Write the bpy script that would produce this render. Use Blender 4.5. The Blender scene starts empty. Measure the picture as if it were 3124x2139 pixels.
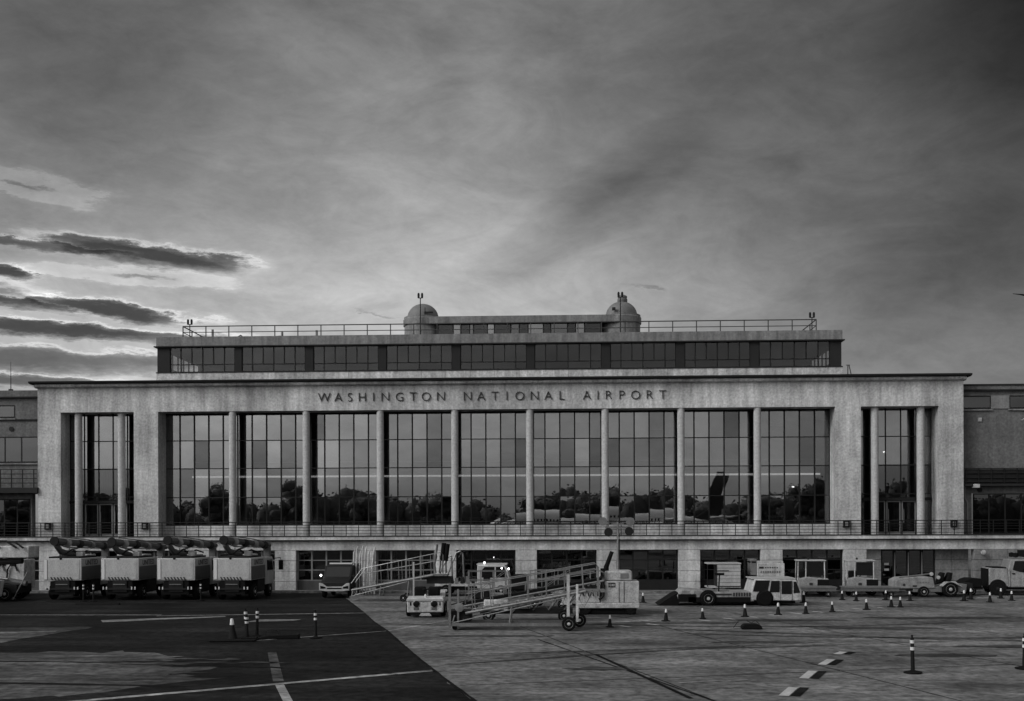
import bpy, bmesh, math, random
from mathutils import Vector, Matrix
random.seed(11)
sc = bpy.context.scene
R = math.radians

# ------------------------------------------------------------------ camera
CAM = (0.0, -70.0, 4.4)
cd = bpy.data.cameras.new('camera')
cd.sensor_width = 36.0
cd.lens = 38.03
cd.shift_y = 0.1695
cd.clip_start = 0.05
cd.clip_end = 6000
cam = bpy.data.objects.new('camera', cd)
sc.collection.objects.link(cam)
cam.matrix_world = Matrix.Translation(CAM) @ Matrix.Rotation(R(2.5), 4, 'Z') @ Matrix.Rotation(R(90), 4, 'X') @ Matrix.Rotation(-0.003, 4, 'Z')
sc.camera = cam

# ------------------------------------------------------------------ sky, sun, exposure
SUN_EL, SUN_AZ = R(36), R(236)          # azimuth clockwise from +Y: behind the camera, to its left
SKY_STRENGTH = 0.15
sc.view_settings.view_transform = 'Standard'
sc.view_settings.look = 'None'
sc.view_settings.gamma = 1.0
sc.view_settings.use_curve_mapping = False
sc.view_settings.exposure = 0.65
sc.cycles.max_bounces = 7
sc.cycles.diffuse_bounces = 3
sc.cycles.glossy_bounces = 4
sc.cycles.transparent_max_bounces = 12
sc.cycles.caustics_reflective = False
sc.cycles.caustics_refractive = False

world = bpy.data.worlds.new('World')
sc.world = world
world.use_nodes = True
wt = world.node_tree
world.cycles.sampling_method = 'MANUAL'
world.cycles.sample_map_resolution = 512
wt.nodes.clear()
def wn(t, **k):
    n = wt.nodes.new(t)
    for a, b in k.items():
        setattr(n, a, b)
    return n
def wl(a, b):
    wt.links.new(a, b)
def wm(op, a, b=None, c=None, clamp=False):
    n = wn('ShaderNodeMath', operation=op, use_clamp=clamp)
    for i, s in enumerate((a, b, c)):
        if s is None:
            continue
        if isinstance(s, (int, float)):
            n.inputs[i].default_value = s
        else:
            wl(s, n.inputs[i])
    return n.outputs[0]
tc = wn('ShaderNodeTexCoord')
sx = wn('ShaderNodeSeparateXYZ'); wl(tc.outputs['Generated'], sx.inputs[0])
X, Y, Z = sx.outputs
sky = wn('ShaderNodeTexSky', sky_type='NISHITA', sun_disc=False, sun_elevation=SUN_EL, sun_rotation=SUN_AZ, altitude=0, air_density=1.0, dust_density=4.0, ozone_density=1.0)
bw = wn('ShaderNodeRGBToBW'); wl(sky.outputs[0], bw.inputs[0])
az = wm('ARCTAN2', X, Y)
el = wm('ARCSINE', wm('MAXIMUM', wm('MINIMUM', Z, 1.0), -1.0))
zc = wm('ADD', wm('MAXIMUM', Z, 0.0), 0.16)
pl = wn('ShaderNodeCombineXYZ'); wl(wm('DIVIDE', X, zc), pl.inputs[0]); wl(wm('DIVIDE', Y, zc), pl.inputs[1])
def wnoise(vec, scale, detail, rough=.55, dist=0.0, mapping=None):
    if mapping:
        mp = wn('ShaderNodeMapping'); wl(vec, mp.inputs[0])
        mp.inputs['Scale'].default_value = mapping[0]; mp.inputs['Rotation'].default_value = mapping[1]; mp.inputs['Location'].default_value = mapping[2]
        vec = mp.outputs[0]
    n = wn('ShaderNodeTexNoise'); wl(vec, n.inputs['Vector'])
    n.inputs['Scale'].default_value = scale; n.inputs['Detail'].default_value = detail; n.inputs['Roughness'].default_value = rough; n.inputs['Distortion'].default_value = dist
    return n
# a broad stratus deck seen in perspective, streaked from lower left to upper right
deck = wnoise(tc.outputs['Generated'], 2.3, 6, .55, .5, ((1, 1, 2.8), (0, R(24), 0), (3.1, 1.7, .4))).outputs[0]
deck2 = wnoise(tc.outputs['Generated'], 6.5, 10, .66, .7, ((1, 1, 2.6), (0, R(28), 0), (.3, 5.2, 2.0))).outputs[0]
deck3 = wnoise(tc.outputs['Generated'], 26.0, 8, .7, .4, ((1, 1, 2.0), (0, R(30), 0), (1.3, 2.2, 4.0))).outputs[0]
mr = wn('ShaderNodeMapRange', interpolation_type='SMOOTHSTEP'); wl(deck, mr.inputs[0])
for i, v in enumerate((.30, .70, .90, 1.30)):
    mr.inputs[i + 1].default_value = v
cover = wm('MULTIPLY', mr.outputs[0], wm('MULTIPLY', wm('ADD', wm('MULTIPLY', deck2, .95), .525), wm('ADD', wm('MULTIPLY', deck3, .55), .725)))
# cloud banks: long stratocumulus bars, dark in the middle with bright fringes
ae = wn('ShaderNodeCombineXYZ'); wl(wm('MULTIPLY', az, 9.0), ae.inputs[0]); wl(wm('MULTIPLY', el, 34.0), ae.inputs[1])
wob = wnoise(ae.outputs[0], 1.7, 10, .70)
ws = wn('ShaderNodeSeparateColor'); wl(wob.outputs['Color'], ws.inputs[0])
azd = wm('ADD', az, wm('MULTIPLY', wm('SUBTRACT', ws.outputs[0], .5), .13))
eld = wm('ADD', el, wm('MULTIPLY', wm('SUBTRACT', ws.outputs[1], .5), .026))
def bank(a0, e0, ha, he, tilt, stops, soft=False):
    ua = wm('SUBTRACT', az if soft else azd, a0); ue = wm('SUBTRACT', el if soft else eld, e0)
    c, s = math.cos(tilt), math.sin(tilt)
    p = wm('DIVIDE', wm('ADD', wm('MULTIPLY', ua, c), wm('MULTIPLY', ue, s)), ha)
    q = wm('DIVIDE', wm('SUBTRACT', wm('MULTIPLY', ue, c), wm('MULTIPLY', ua, s)), he)
    d = wm('MULTIPLY', wm('SQRT', wm('ADD', wm('MULTIPLY', p, p), wm('MULTIPLY', q, q))), .5)
    def ramp(st, interp):
        cr = wn('ShaderNodeValToRGB'); cr.color_ramp.interpolation = interp
        el_ = cr.color_ramp.elements
        for i, (pos, v) in enumerate(st):
            e = el_[i] if i < 2 else el_.new(pos)
            e.position = pos; e.color = (v * .5, v * .5, v * .5, 1)
        wl(d, cr.inputs[0])
        return wm('MULTIPLY', cr.outputs[0], 2.0)
    if soft:
        return ramp(stops, 'EASE')
    up = wn('ShaderNodeMapRange', interpolation_type='SMOOTHSTEP'); wl(q, up.inputs[0])
    for k, v in enumerate((-.75, .35, 0.0, 1.0)): up.inputs[k + 1].default_value = v
    lo = [(0, stops[0][1]), (.2, stops[1][1] * 1.1), (.40, .5 + stops[1][1] * .5), (.52, 1.10), (.70, 1.0)] if stops is not PALE else PALE
    a, b = ramp(stops, 'LINEAR'), ramp(lo, 'LINEAR')
    return wm('ADD', wm('MULTIPLY', a, up.outputs[0]), wm('MULTIPLY', b, wm('SUBTRACT', 1.0, up.outputs[0])))
DARK = [(0, .15), (.24, .17), (.38, .40), (.46, 1.75), (.54, 1.14), (.7, 1.0)]
MID = [(0, .32), (.24, .36), (.38, .60), (.46, 1.60), (.54, 1.12), (.7, 1.0)]
PALE = [(0, .70), (.08, .85), (.16, 1.40), (.42, 1.50), (.50, 1.12), (.66, 1.0)]
MID2 = [(0, .70), (.3, .74), (.5, .92), (.8, 1.0)]
BANKS = [(440, 770, 330, 40, -.06, DARK), (60, 737, 300, 15, -.01, MID), (30, 825, 85, 24, -.05, DARK), (90, 560, 210, 40, -.10, PALE), (430, 845, 330, 26, -.02, PALE),
         (320, 940, 310, 26, -.07, DARK), (20, 912, 220, 20, -.12, MID), (130, 1003, 560, 28, 0.0, DARK), (120, 1095, 520, 40, .02, MID), (60, 1160, 300, 20, .03, MID),
         (1965, 880, 62, 7, -.12, MID2), (1165, 958, 45, 7, -.2, MID2), (-420, 860, 500, 60, 0.0, MID)]
def dirn(px, py):
    u = (px - 1562) / 3300; v = (1599 - py) / 3300
    return math.atan(u) - R(2.5), math.atan(v * math.cos(math.atan(u)))
for (px, py, hw, hh, tl, st) in BANKS:
    a0, e0 = dirn(px, py)
    cover = wm('MULTIPLY', cover, bank(a0, e0, hw / 3300, hh / 3300, tl, st))
# wide soft masses: the heavy cloud climbing to the upper right and a veil running down to the right
for (px, py, hw, hh, tl, lo) in [(3450, -150, 1150, 850, .5, .08), (2950, 830, 620, 110, .36, .70), (1860, 590, 330, 60, .55, .66), (3250, 60, 650, 560, .3, .50), (60, 60, 420, 300, .5, .72), (1500, -900, 2600, 850, 0, .26), (250, 150, 700, 560, .6, .50), (3500, 1150, 750, 420, .2, .52)]:
    a0, e0 = dirn(px, py)
    cover = wm('MULTIPLY', cover, bank(a0, e0, hw / 3300, hh / 3300, tl, [(0, lo), (.5, lo + (1 - lo) * .5), (1.0, 1.0)], True))
a0, e0 = dirn(1900, 720)                 # the thin bright part of the deck, running up to the right
cover = wm('MULTIPLY', cover, bank(a0, e0, .40, .11, .30, [(0, 1.14), (.5, 1.07), (1.0, 1.0)], True))
bg = wn('ShaderNodeBackground'); bg.inputs[1].default_value = SKY_STRENGTH
cc = wn('ShaderNodeCombineColor'); val = wm('MULTIPLY', wm('ADD', wm('MULTIPLY', bw.outputs[0], .40), .80), cover)
for i in range(3):
    wl(val, cc.inputs[i])
wl(cc.outputs[0], bg.inputs[0])
wo = wn('ShaderNodeOutputWorld'); wl(bg.outputs[0], wo.inputs[0])

sd = bpy.data.lights.new('sun', 'SUN'); sd.energy = 0.85; sd.angle = R(24); sd.color = (1, 1, 1)
sun = bpy.data.objects.new('sun', sd); sc.collection.objects.link(sun)
sdir = Vector((math.sin(SUN_AZ) * math.cos(SUN_EL), math.cos(SUN_AZ) * math.cos(SUN_EL), math.sin(SUN_EL)))
sun.rotation_euler = sdir.to_track_quat('Z', 'Y').to_euler()
sun.location = (-40, -120, 80)

# ------------------------------------------------------------------ materials (a black-and-white place: neutral greys)
def mat(name, v, rough=.6, var=.12, scale=1.5, fine=25, famt=.10, metal=0.0, spec=.35, bump=0.0, streak=0.0, world_space=False, coat=0.0):
    m = bpy.data.materials.new(name); m.use_nodes = True
    t = m.node_tree; b = t.nodes['Principled BSDF']
    b.inputs['Roughness'].default_value = rough; b.inputs['Metallic'].default_value = metal
    b.inputs['Specular IOR Level'].default_value = spec; b.inputs['Coat Weight'].default_value = coat
    if world_space:
        co = t.nodes.new('ShaderNodeNewGeometry').outputs['Position']
    else:
        co = t.nodes.new('ShaderNodeTexCoord').outputs['Object']
    def noise(s, det, sc3=None):
        n = t.nodes.new('ShaderNodeTexNoise'); n.inputs['Scale'].default_value = s; n.inputs['Detail'].default_value = det; n.inputs['Roughness'].default_value = .65
        if sc3:
            mp = t.nodes.new('ShaderNodeMapping'); mp.inputs['Scale'].default_value = sc3; t.links.new(co, mp.inputs[0]); t.links.new(mp.outputs[0], n.inputs['Vector'])
        else:
            t.links.new(co, n.inputs['Vector'])
        return n.outputs[0]
    def mth(op, a, b_):
        n = t.nodes.new('ShaderNodeMath'); n.operation = op
        for i, s in enumerate((a, b_)):
            if isinstance(s, (int, float)): n.inputs[i].default_value = s
            else: t.links.new(s, n.inputs[i])
        return n.outputs[0]
    def fac(n, amt):
        return mth('ADD', mth('MULTIPLY', mth('SUBTRACT', n, .5), 2.4 * amt), 1.0)
    nf = noise(fine, 3)
    val = mth('MULTIPLY', fac(noise(scale, 5), var), fac(nf, famt))
    if streak:
        val = mth('MULTIPLY', val, fac(noise(1.0, 4, (2.2, 2.2, .18)), streak))
    val = mth('MAXIMUM', mth('MULTIPLY', val, v), .002)
    cc_ = t.nodes.new('ShaderNodeCombineColor')
    for i in range(3): t.links.new(val, cc_.inputs[i])
    t.links.new(cc_.outputs[0], b.inputs['Base Color'])
    if bump:
        bp = t.nodes.new('ShaderNodeBump'); bp.inputs['Strength'].default_value = bump; bp.inputs['Distance'].default_value = .02
        t.links.new(nf, bp.inputs['Height']); t.links.new(bp.outputs[0], b.inputs['Normal'])
    return m
def glass(name, refl, tint, rough=.004):
    m = bpy.data.materials.new(name); m.use_nodes = True
    t = m.node_tree; t.nodes.clear()
    g = t.nodes.new('ShaderNodeBsdfGlossy'); g.inputs['Color'].default_value = (.95, .95, .95, 1); g.inputs['Roughness'].default_value = rough
    tr = t.nodes.new('ShaderNodeBsdfTransparent'); tr.inputs[0].default_value = (tint, tint, tint, 1)
    co = t.nodes.new('ShaderNodeNewGeometry').outputs['Position']
    n = t.nodes.new('ShaderNodeTexNoise'); n.inputs['Scale'].default_value = .8; n.inputs['Detail'].default_value = 2; t.links.new(co, n.inputs['Vector'])
    bp = t.nodes.new('ShaderNodeBump'); bp.inputs['Strength'].default_value = .02; bp.inputs['Distance'].default_value = .04
    t.links.new(n.outputs[0], bp.inputs['Height']); t.links.new(bp.outputs[0], g.inputs['Normal'])
    mx = t.nodes.new('ShaderNodeMixShader'); mx.inputs[0].default_value = refl
    o = t.nodes.new('ShaderNodeOutputMaterial')
    t.links.new(tr.outputs[0], mx.inputs[1]); t.links.new(g.outputs[0], mx.inputs[2]); t.links.new(mx.outputs[0], o.inputs[0])
    return m
def lamp_mat(name, s):
    m = bpy.data.materials.new(name); m.use_nodes = True
    b = m.node_tree.nodes['Principled BSDF']; b.inputs['Base Color'].default_value = (.8, .8, .8, 1)
    b.inputs['Emission Color'].default_value = (1, 1, 1, 1); b.inputs['Emission Strength'].default_value = s
    return m
M = {
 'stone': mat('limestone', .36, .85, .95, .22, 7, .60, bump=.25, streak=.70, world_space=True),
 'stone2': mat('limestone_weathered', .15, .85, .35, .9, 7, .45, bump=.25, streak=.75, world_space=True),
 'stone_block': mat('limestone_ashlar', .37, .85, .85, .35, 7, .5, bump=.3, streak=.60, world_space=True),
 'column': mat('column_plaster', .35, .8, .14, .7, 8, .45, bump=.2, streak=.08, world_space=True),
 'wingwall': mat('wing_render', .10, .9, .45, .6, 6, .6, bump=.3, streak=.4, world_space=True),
 'coping': mat('dark_coping', .022, .7, .25, 1, 20, .15, spec=.1),
 'frame': mat('bronze_frame', .014, .6, .1, 2, 30, .1, spec=.12),
 'gframe': mat('grey_window_frame', .17, .5, .2, 2, 30, .1),
 'rail': mat('painted_rail', .012, .6, .15, 3, 30, .1, spec=.12),
 'railpale': mat('weathered_roof_rail', .035, .5, .2, 3, 30, .1),
 'dome': mat('dome_membrane', .12, .6, .25, .9, 8, .15, streak=.15),
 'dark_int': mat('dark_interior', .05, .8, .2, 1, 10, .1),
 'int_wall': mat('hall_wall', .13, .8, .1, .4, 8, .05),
 'int_floor': mat('hall_floor', .12, .35, .1, .6, 8, .05),
 'blind': mat('roller_blind', .45, .9, .05, 1, 40, .05),
 'roof': mat('roof_gravel', .14, .9, .2, 1, 20, .2),
 'white': mat('white_truck_paint', .31, .5, .30, 1.8, 14, .35, streak=.25),
 'white2': mat('worn_white_paint', .34, .5, .75, 3.0, 14, .6, streak=.5),
 'pgrey': mat('grey_truck_paint', .055, .5, .35, 1.6, 14, .30, streak=.3),
 'mid': mat('mid_grey_metal', .14, .5, .5, 3, 20, .4, metal=.3),
 'alu': mat('bare_aluminium', .18, .4, .5, 2.5, 16, .4, metal=.6),
 'dark': mat('dark_machinery', .012, .7, .4, 3, 25, .3, spec=.15),
 'black': mat('black_rubber', .006, .8, .3, 4, 30, .2, spec=.08),
 'hose': mat('grey_boom_steel', .080, .6, .4, 2, 14, .35, spec=.2),
 'greyed': mat('greyed_paint', .19, .55, .7, 3.0, 14, .6, streak=.5),  # mottled grey; on the pickup, lens falloff is put into the colour
 'dimstone': mat('ashlar_edge_dimmed', .15, .9, .5, .8, 6, .55, bump=.3, streak=.5, world_space=True),  # right-end ashlar, darkened: lens falloff towards the edge is in its colour
 'rim': mat('wheel_rim', .42, .45, .2, 6, 30, .15, metal=.3),
 'wglass': mat('vehicle_glass', .006, .06, .1, 3, 20, .05, spec=.6),
 'ink': mat('black_lettering', .015, .6, .1, 3, 20, .1),
 'letter': mat('bronze_letters', .018, .5, .1, 3, 20, .1),
 'cone': mat('cone_rubber', .010, .8, .3, 5, 30, .2, spec=.08),
 'reflect': mat('white_reflective_band', .50, .35, .05, 5, 30, .05),
 'paint': mat('pavement_paint', .30, .8, .35, 1.2, 9, .30, world_space=True),
 'plane': mat('airliner_white', .80, .3, .06, .6, 8, .04, coat=.3),
 'fin': mat('airliner_dark_fin', .03, .35, .06, .6, 8, .04),
 'bark': mat('tree_bark', .06, .9, .2, 3, 20, .2),
 'leaf': mat('tree_leaves', .10, .8, .3, .8, 6, .3),
 'bird': mat('dark_plumage', .012, .8, .2, 6, 30, .1),
 'gull': mat('white_plumage', .8, .7, .08, 6, 30, .05),
 'lens': mat('lamp_lens', .35, .15, .1, 6, 30, .1, spec=.6),
 'lit': lamp_mat('lit_lamp', 6.0), 'cove': lamp_mat('lit_cove', 1.0),
 'g_bright': glass('coated_glass', .27, .42), 'g_mid': glass('coated_glass_aged', .24, .42), 'g_dark': glass('uncoated_glass', .12, .45), 'g_dark2': glass('uncoated_glass_clean', .16, .45), 'g_c1': glass('coated_glass_dull', .205, .42), 'g_c2': glass('coated_glass_bright', .32, .42),
 'g_tint': glass('tinted_glass', .045, .7), 'g_wing': glass('wing_glass', .10, .10), 'g_clear': glass('clear_glass', .06, .95), 'g_low': glass('ground_floor_glass', .13, .40),
}
# pavement
def pavement(name, v, streak_amt, spec=.12):
    m = bpy.data.materials.new(name); m.use_nodes = True
    t = m.node_tree; b = t.nodes['Principled BSDF']; b.inputs['Specular IOR Level'].default_value = spec
    co = t.nodes.new('ShaderNodeNewGeometry').outputs['Position']
    def noise(s, det, sc3=(1, 1, 1), rz=0, loc=(0, 0, 0)):
        mp = t.nodes.new('ShaderNodeMapping'); mp.inputs['Scale'].default_value = sc3; mp.inputs['Rotation'].default_value = (0, 0, rz); mp.inputs['Location'].default_value = loc
        t.links.new(co, mp.inputs[0])
        n = t.nodes.new('ShaderNodeTexNoise'); n.inputs['Scale'].default_value = s; n.inputs['Detail'].default_value = det; n.inputs['Roughness'].default_value = .62
        t.links.new(mp.outputs[0], n.inputs['Vector']); return n.outputs[0]
    def mth(op, a, b_):
        n = t.nodes.new('ShaderNodeMath'); n.operation = op
        for i, s in enumerate((a, b_)):
            if isinstance(s, (int, float)): n.inputs[i].default_value = s
            else: t.links.new(s, n.inputs[i])
        return n.outputs[0]
    def fac(n, amt): return mth('MAXIMUM', mth('ADD', mth('MULTIPLY', mth('SUBTRACT', n, .5), 2.6 * amt), 1.0), .12)
    big = noise(.22, 7); grain = noise(3.2, 8); tyre = noise(1.0, 7, (.12, .55, 1), R(5), (3, 1, 0)); tyre2 = noise(1.0, 7, (.16, .9, 1), R(-14), (9, 4, 0))
    val = mth('MULTIPLY', mth('MULTIPLY', fac(big, 1.15), fac(grain, 1.25)), mth('MULTIPLY', fac(tyre, streak_amt), fac(tyre2, streak_amt)))
    val = mth('MULTIPLY', val, v)
    cc_ = t.nodes.new('ShaderNodeCombineColor')
    for i in range(3): t.links.new(val, cc_.inputs[i])
    t.links.new(cc_.outputs[0], b.inputs['Base Color'])
    rr = mth('ADD', mth('MULTIPLY', big, .35), .55); t.links.new(rr, b.inputs['Roughness'])
    bp = t.nodes.new('ShaderNodeBump'); bp.inputs['Strength'].default_value = .35; bp.inputs['Distance'].default_value = .02
    t.links.new(grain, bp.inputs['Height']); t.links.new(bp.outputs[0], b.inputs['Normal'])
    return m
M['paint'] = pavement('pavement_paint', .17, .9)
M['fresh'] = mat('fresh_pavement_paint', .34, .8, .5, 1.5, 8, .4, world_space=True)
M['concrete'] = pavement('apron_concrete', .105, .60)
M['asphalt'] = pavement('apron_asphalt', .0125, .75, .03)
M['worn'] = pavement('worn_asphalt', .062, 1.1, .05)
M['stain'] = pavement('oil_stained_concrete', .045, .8)
M['tar'] = pavement('joint_tar', .010, .2, .03)

# ------------------------------------------------------------------ mesh helpers
col = sc.collection
class MB:
    def ball(s, c, rx, ry, rz, n=9, m=6):
        k0 = len(s.v); s.lathe([(max(.01, math.sin(math.pi * i / m)), -math.cos(math.pi * i / m)) for i in range(m + 1)], (0, 0, 0), n)
        for i in range(k0, len(s.v)): x, y, z = s.v[i]; s.v[i] = (c[0] + x * rx, c[1] + y * ry, c[2] + z * rz)
        return s
    def __init__(s): s.v = []; s.f = []
    def add(s, vs, fs):
        o = len(s.v); s.v += [tuple(p) for p in vs]; s.f += [tuple(i + o for i in f) for f in fs]; return s
    def box(s, x0, x1, y0, y1, z0, z1, m=None):
        vs = [Vector((x, y, z)) for z in (z0, z1) for y in (y0, y1) for x in (x0, x1)]
        if m: vs = [m @ p for p in vs]
        return s.add(vs, [(0, 2, 3, 1), (4, 5, 7, 6), (0, 1, 5, 4), (2, 6, 7, 3), (0, 4, 6, 2), (1, 3, 7, 5)])
    def ext(s, pts, plane, a0, a1):           # polygon in a plane, pushed along the remaining axis
        def P(p, a): return {'xz': (p[0], a, p[1]), 'yz': (a, p[0], p[1]), 'xy': (p[0], p[1], a)}[plane]
        n = len(pts)
        return s.add([P(p, a0) for p in pts] + [P(p, a1) for p in pts], [tuple(range(n)), tuple(range(2 * n - 1, n - 1, -1))] + [(i, i + n, (i + 1) % n + n, (i + 1) % n) for i in range(n)])
    def tube(s, p, q, r, n=8, r2=None):
        return s.path([p, q], [r, r if r2 is None else r2], n)
    def path(s, pts, r, n=6):
        pts = [Vector(p) for p in pts]; k = len(pts); rs = r if isinstance(r, (list, tuple)) else [r] * k
        vs = []
        for i, p in enumerate(pts):
            d = (pts[min(i + 1, k - 1)] - pts[max(i - 1, 0)]).normalized()
            u = d.orthogonal().normalized() if abs(d.z) > .95 else Vector((0, 0, 1)).cross(d).normalized()
            w = d.cross(u)
            for j in range(n):
                a = 2 * math.pi * j / n; vs.append(p + (u * math.cos(a) + w * math.sin(a)) * rs[i])
        fs = [(i * n + j, i * n + (j + 1) % n, (i + 1) * n + (j + 1) % n, (i + 1) * n + j) for i in range(k - 1) for j in range(n)]
        return s.add(vs, fs + [tuple(range(n)), tuple(range((k - 1) * n, k * n))])
    def lathe(s, prof, c=(0, 0, 0), n=16, axis='z'):
        vs = []; k = len(prof)
        for (r, h) in prof:
            for j in range(n):
                a = 2 * math.pi * j / n; x, y = r * math.cos(a), r * math.sin(a)
                p = {'z': (x, y, h), 'y': (x, h, y), 'x': (h, x, y)}[axis]
                vs.append((p[0] + c[0], p[1] + c[1], p[2] + c[2]))
        fs = [(i * n + j, i * n + (j + 1) % n, (i + 1) * n + (j + 1) % n, (i + 1) * n + j) for i in range(k - 1) for j in range(n)]
        return s.add(vs, fs + [tuple(range(n)), tuple(range((k - 1) * n, k * n))])
    def mesh(s, name, m):
        bm = bmesh.new()
        vv = [bm.verts.new(p) for p in s.v]
        for f in s.f:
            try: bm.faces.new([vv[i] for i in f])
            except ValueError: pass
        bmesh.ops.recalc_face_normals(bm, faces=bm.faces)
        me = bpy.data.meshes.new(name); bm.to_mesh(me); bm.free()
        for p in me.polygons: p.use_smooth = True
        me.set_sharp_from_angle(angle=R(38)); me.materials.append(M[m])
        return me
    def build(s, name, m, parent=None, loc=(0, 0, 0), rz=0.0, bevel=0.0):
        return put(name, s.mesh(name, m), parent, loc, rz, bevel)
def put(name, me, parent=None, loc=(0, 0, 0), rz=0.0, bevel=0.0):
    o = bpy.data.objects.new(name, me); col.objects.link(o); o.parent = parent
    o.location = loc; o.rotation_euler[2] = rz
    if bevel:
        b = o.modifiers.new('bevel', 'BEVEL'); b.width = bevel; b.segments = 2; b.limit_method = 'ANGLE'
    return o
def B(*a): return MB().box(*a)
def tag(o, label=None, cat=None, group=None, kind=None):
    for k, v in (('label', label), ('category', cat), ('group', group), ('kind', kind)):
        if v: o[k] = v
    return o
def thing(name, label, cat, loc=(0, 0, 0), rz=0.0, group=None):
    o = bpy.data.objects.new(name, None); o.empty_display_size = .3; col.objects.link(o)
    o.location = loc; o.rotation_euler[2] = rz
    return tag(o, label, cat, group)
def struct(name, mb, m, kind='structure', parent=None):
    return tag(mb.build(name, m, parent), kind=kind)
def copy_tree(o, parent=None):
    c = o.copy(); col.objects.link(c); c.parent = parent
    for ch in [x for x in bpy.data.objects if x.parent == o]: copy_tree(ch, c)
    return c
def text_mesh(txt, h, depth, m, width=None):
    cu = bpy.data.curves.new('txt', 'FONT'); cu.body = txt; cu.size = 1; cu.extrude = .5; cu.align_x = 'CENTER'; cu.offset = -.017 if len(txt) == 1 else 0.0
    o = bpy.data.objects.new('txt', cu); col.objects.link(o)
    me = bpy.data.meshes.new_from_object(o.evaluated_get(bpy.context.evaluated_depsgraph_get()))
    bpy.data.objects.remove(o); bpy.data.curves.remove(cu)
    xs = [v.co.x for v in me.vertices]; ys = [v.co.y for v in me.vertices]
    cx, y0, k = (min(xs) + max(xs)) / 2, min(ys), h / (max(ys) - min(ys))
    kx = k if not width else width / (max(xs) - min(xs))
    for v in me.vertices: v.co = Vector(((v.co.x - cx) * kx, -v.co.z * depth, (v.co.y - y0) * k))
    me.materials.clear(); me.materials.append(M[m]); me.update()
    return me
def wheel(parent, x, y, r, w, side=-1, rim='rim', axis='y'):
    tw = [(r * .55, -w / 2), (r * .9, -w / 2), (r, -w * .32), (r, w * .32), (r * .9, w / 2), (r * .55, w / 2)]
    loc = (x, y, r)
    o = MB().lathe(tw, (0, 0, 0), 20, axis).build('wheel', 'black', parent, loc)
    k = side
    MB().lathe([(r * .66, k * w * .38), (r * .60, k * w * .51), (r * .36, k * w * .34), (r * .22, k * w * .50), (r * .02, k * w * .52)], (0, 0, 0), 16, axis).build('rim', rim, o)
    return o

# ------------------------------------------------------------------ ground
def ragged(pts, amp, step):
    rnd = random.Random(len(pts) * 7 + 1); out = []
    for i, p in enumerate(pts):
        q = pts[(i + 1) % len(pts)]; L = math.hypot(q[0] - p[0], q[1] - p[1]); n = max(1, int(L / step))
        for k in range(n):
            t = k / n; out.append((p[0] + (q[0] - p[0]) * t + rnd.gauss(0, amp), p[1] + (q[1] - p[1]) * t + rnd.gauss(0, amp)))
    return out
def sheet(pts, z): return MB().add([(x, y, z) for x, y in pts], [tuple(range(len(pts)))])
struct('ground', sheet([(-2500, -2500), (2500, -2500), (2500, 2500), (-2500, 2500)], -.012), 'concrete')
EDGE = [(-14.43, 0), (-12.39, -7.21), (-7.1, -25.8), (-2.18, -43.16), (3.9, -64.6), (20, -121)]
EDGE = [p for a, b in zip(EDGE[:-1], EDGE[1:]) for p in [(a[0] + (b[0] - a[0]) * k / 40 + random.gauss(0, .035), a[1] + (b[1] - a[1]) * k / 40) for k in range(40)]] + [EDGE[-1]]
ap = struct('asphalt_apron', sheet(EDGE + [(-400, -121), (-400, 0)], -.006), 'asphalt')
def strip(p, q, w, z=0.0, name='painted_line', m='paint', w2=None):
    p, q = Vector((*p, 0)), Vector((*q, 0)); n = (q - p).normalized().cross(Vector((0, 0, 1)))
    a, b = n * w / 2, n * (w if w2 is None else w2) / 2
    return struct(name, MB().add([(p + a).to_tuple()[:2] + (z,), (p - a).to_tuple()[:2] + (z,), (q - b).to_tuple()[:2] + (z,), (q + b).to_tuple()[:2] + (z,)], [(0, 1, 2, 3)]), m)
strip((-40, -17.9), (-19.5, -17.8), .22)
strip((-19.5, -18.4), (-9.4, -16.5), .20, .004)
strip((-21.0, -21.2), (-16.06, -18.6), 1.25, 0, w2=.5)
struct('painted_bar', sheet([(-14.2, -21.6), (-12.2, -20.9), (-12.0, -20.2), (-14.0, -20.3)], 0), 'paint')
struct('pale_pavement_patch', sheet(ragged([(-34, -37), (-21.1, -30.1), (-20.1, -23.9), (-24.1, -24.4), (-36, -25.5)], .12, .7), -.002), 'worn')
strip((-23.4, -26.6), (-20.9, -25.9), .4, .004)
strip((-25.6, -27.0), (-24.0, -26.7), .4, .004)
struct('worn_pavement_patch', sheet(ragged([(-24, -33.2), (-14.4, -33.1), (-12.6, -34.4), (-13.6, -35.0), (-11.9, -36.0), (-12.4, -36.7), (-10.6, -37.6), (-11.8, -38.6), (-9.6, -39.5), (-12.3, -42.2), (-16, -44.5), (-26, -47)], .22, .5), -.002), 'worn')
rnd_ = random.Random(5)
for k in range(9):
    cx, cy = rnd_.uniform(-13.5, -9.5), rnd_.uniform(-39.5, -34.5); w = rnd_.uniform(.5, 1.6)
    struct('worn_pavement_patch', sheet(ragged([(cx - w, cy - .1), (cx, cy - .25), (cx + w, cy), (cx + w * .3, cy + .25)], .1, .4), 0), 'worn')
strip((-12.6, -43.8), (-3.75, -37.53), .30, .002)
strip((-14.5, -45.2), (-12.6, -43.8), .34, .002)
strip((-11.65, -29.41), (-7.13, -25.57), .16)
strip((-7.13, -25.57), (-5.07, -20.52), .24)
strip((-9.92, -33.05), (-7.9, -39.9), .30, 0, m='worn')
strip((-7.75, -40.4), (-6.6, -43.8), .24, 0)
strip((-0.84, -28.66), (3.9, -43.2), .07, 0, 'expansion_joint', 'tar')
strip((1.2, -33.4), (3.3, -42.6), .14, .002, 'expansion_joint', 'tar')
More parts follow.
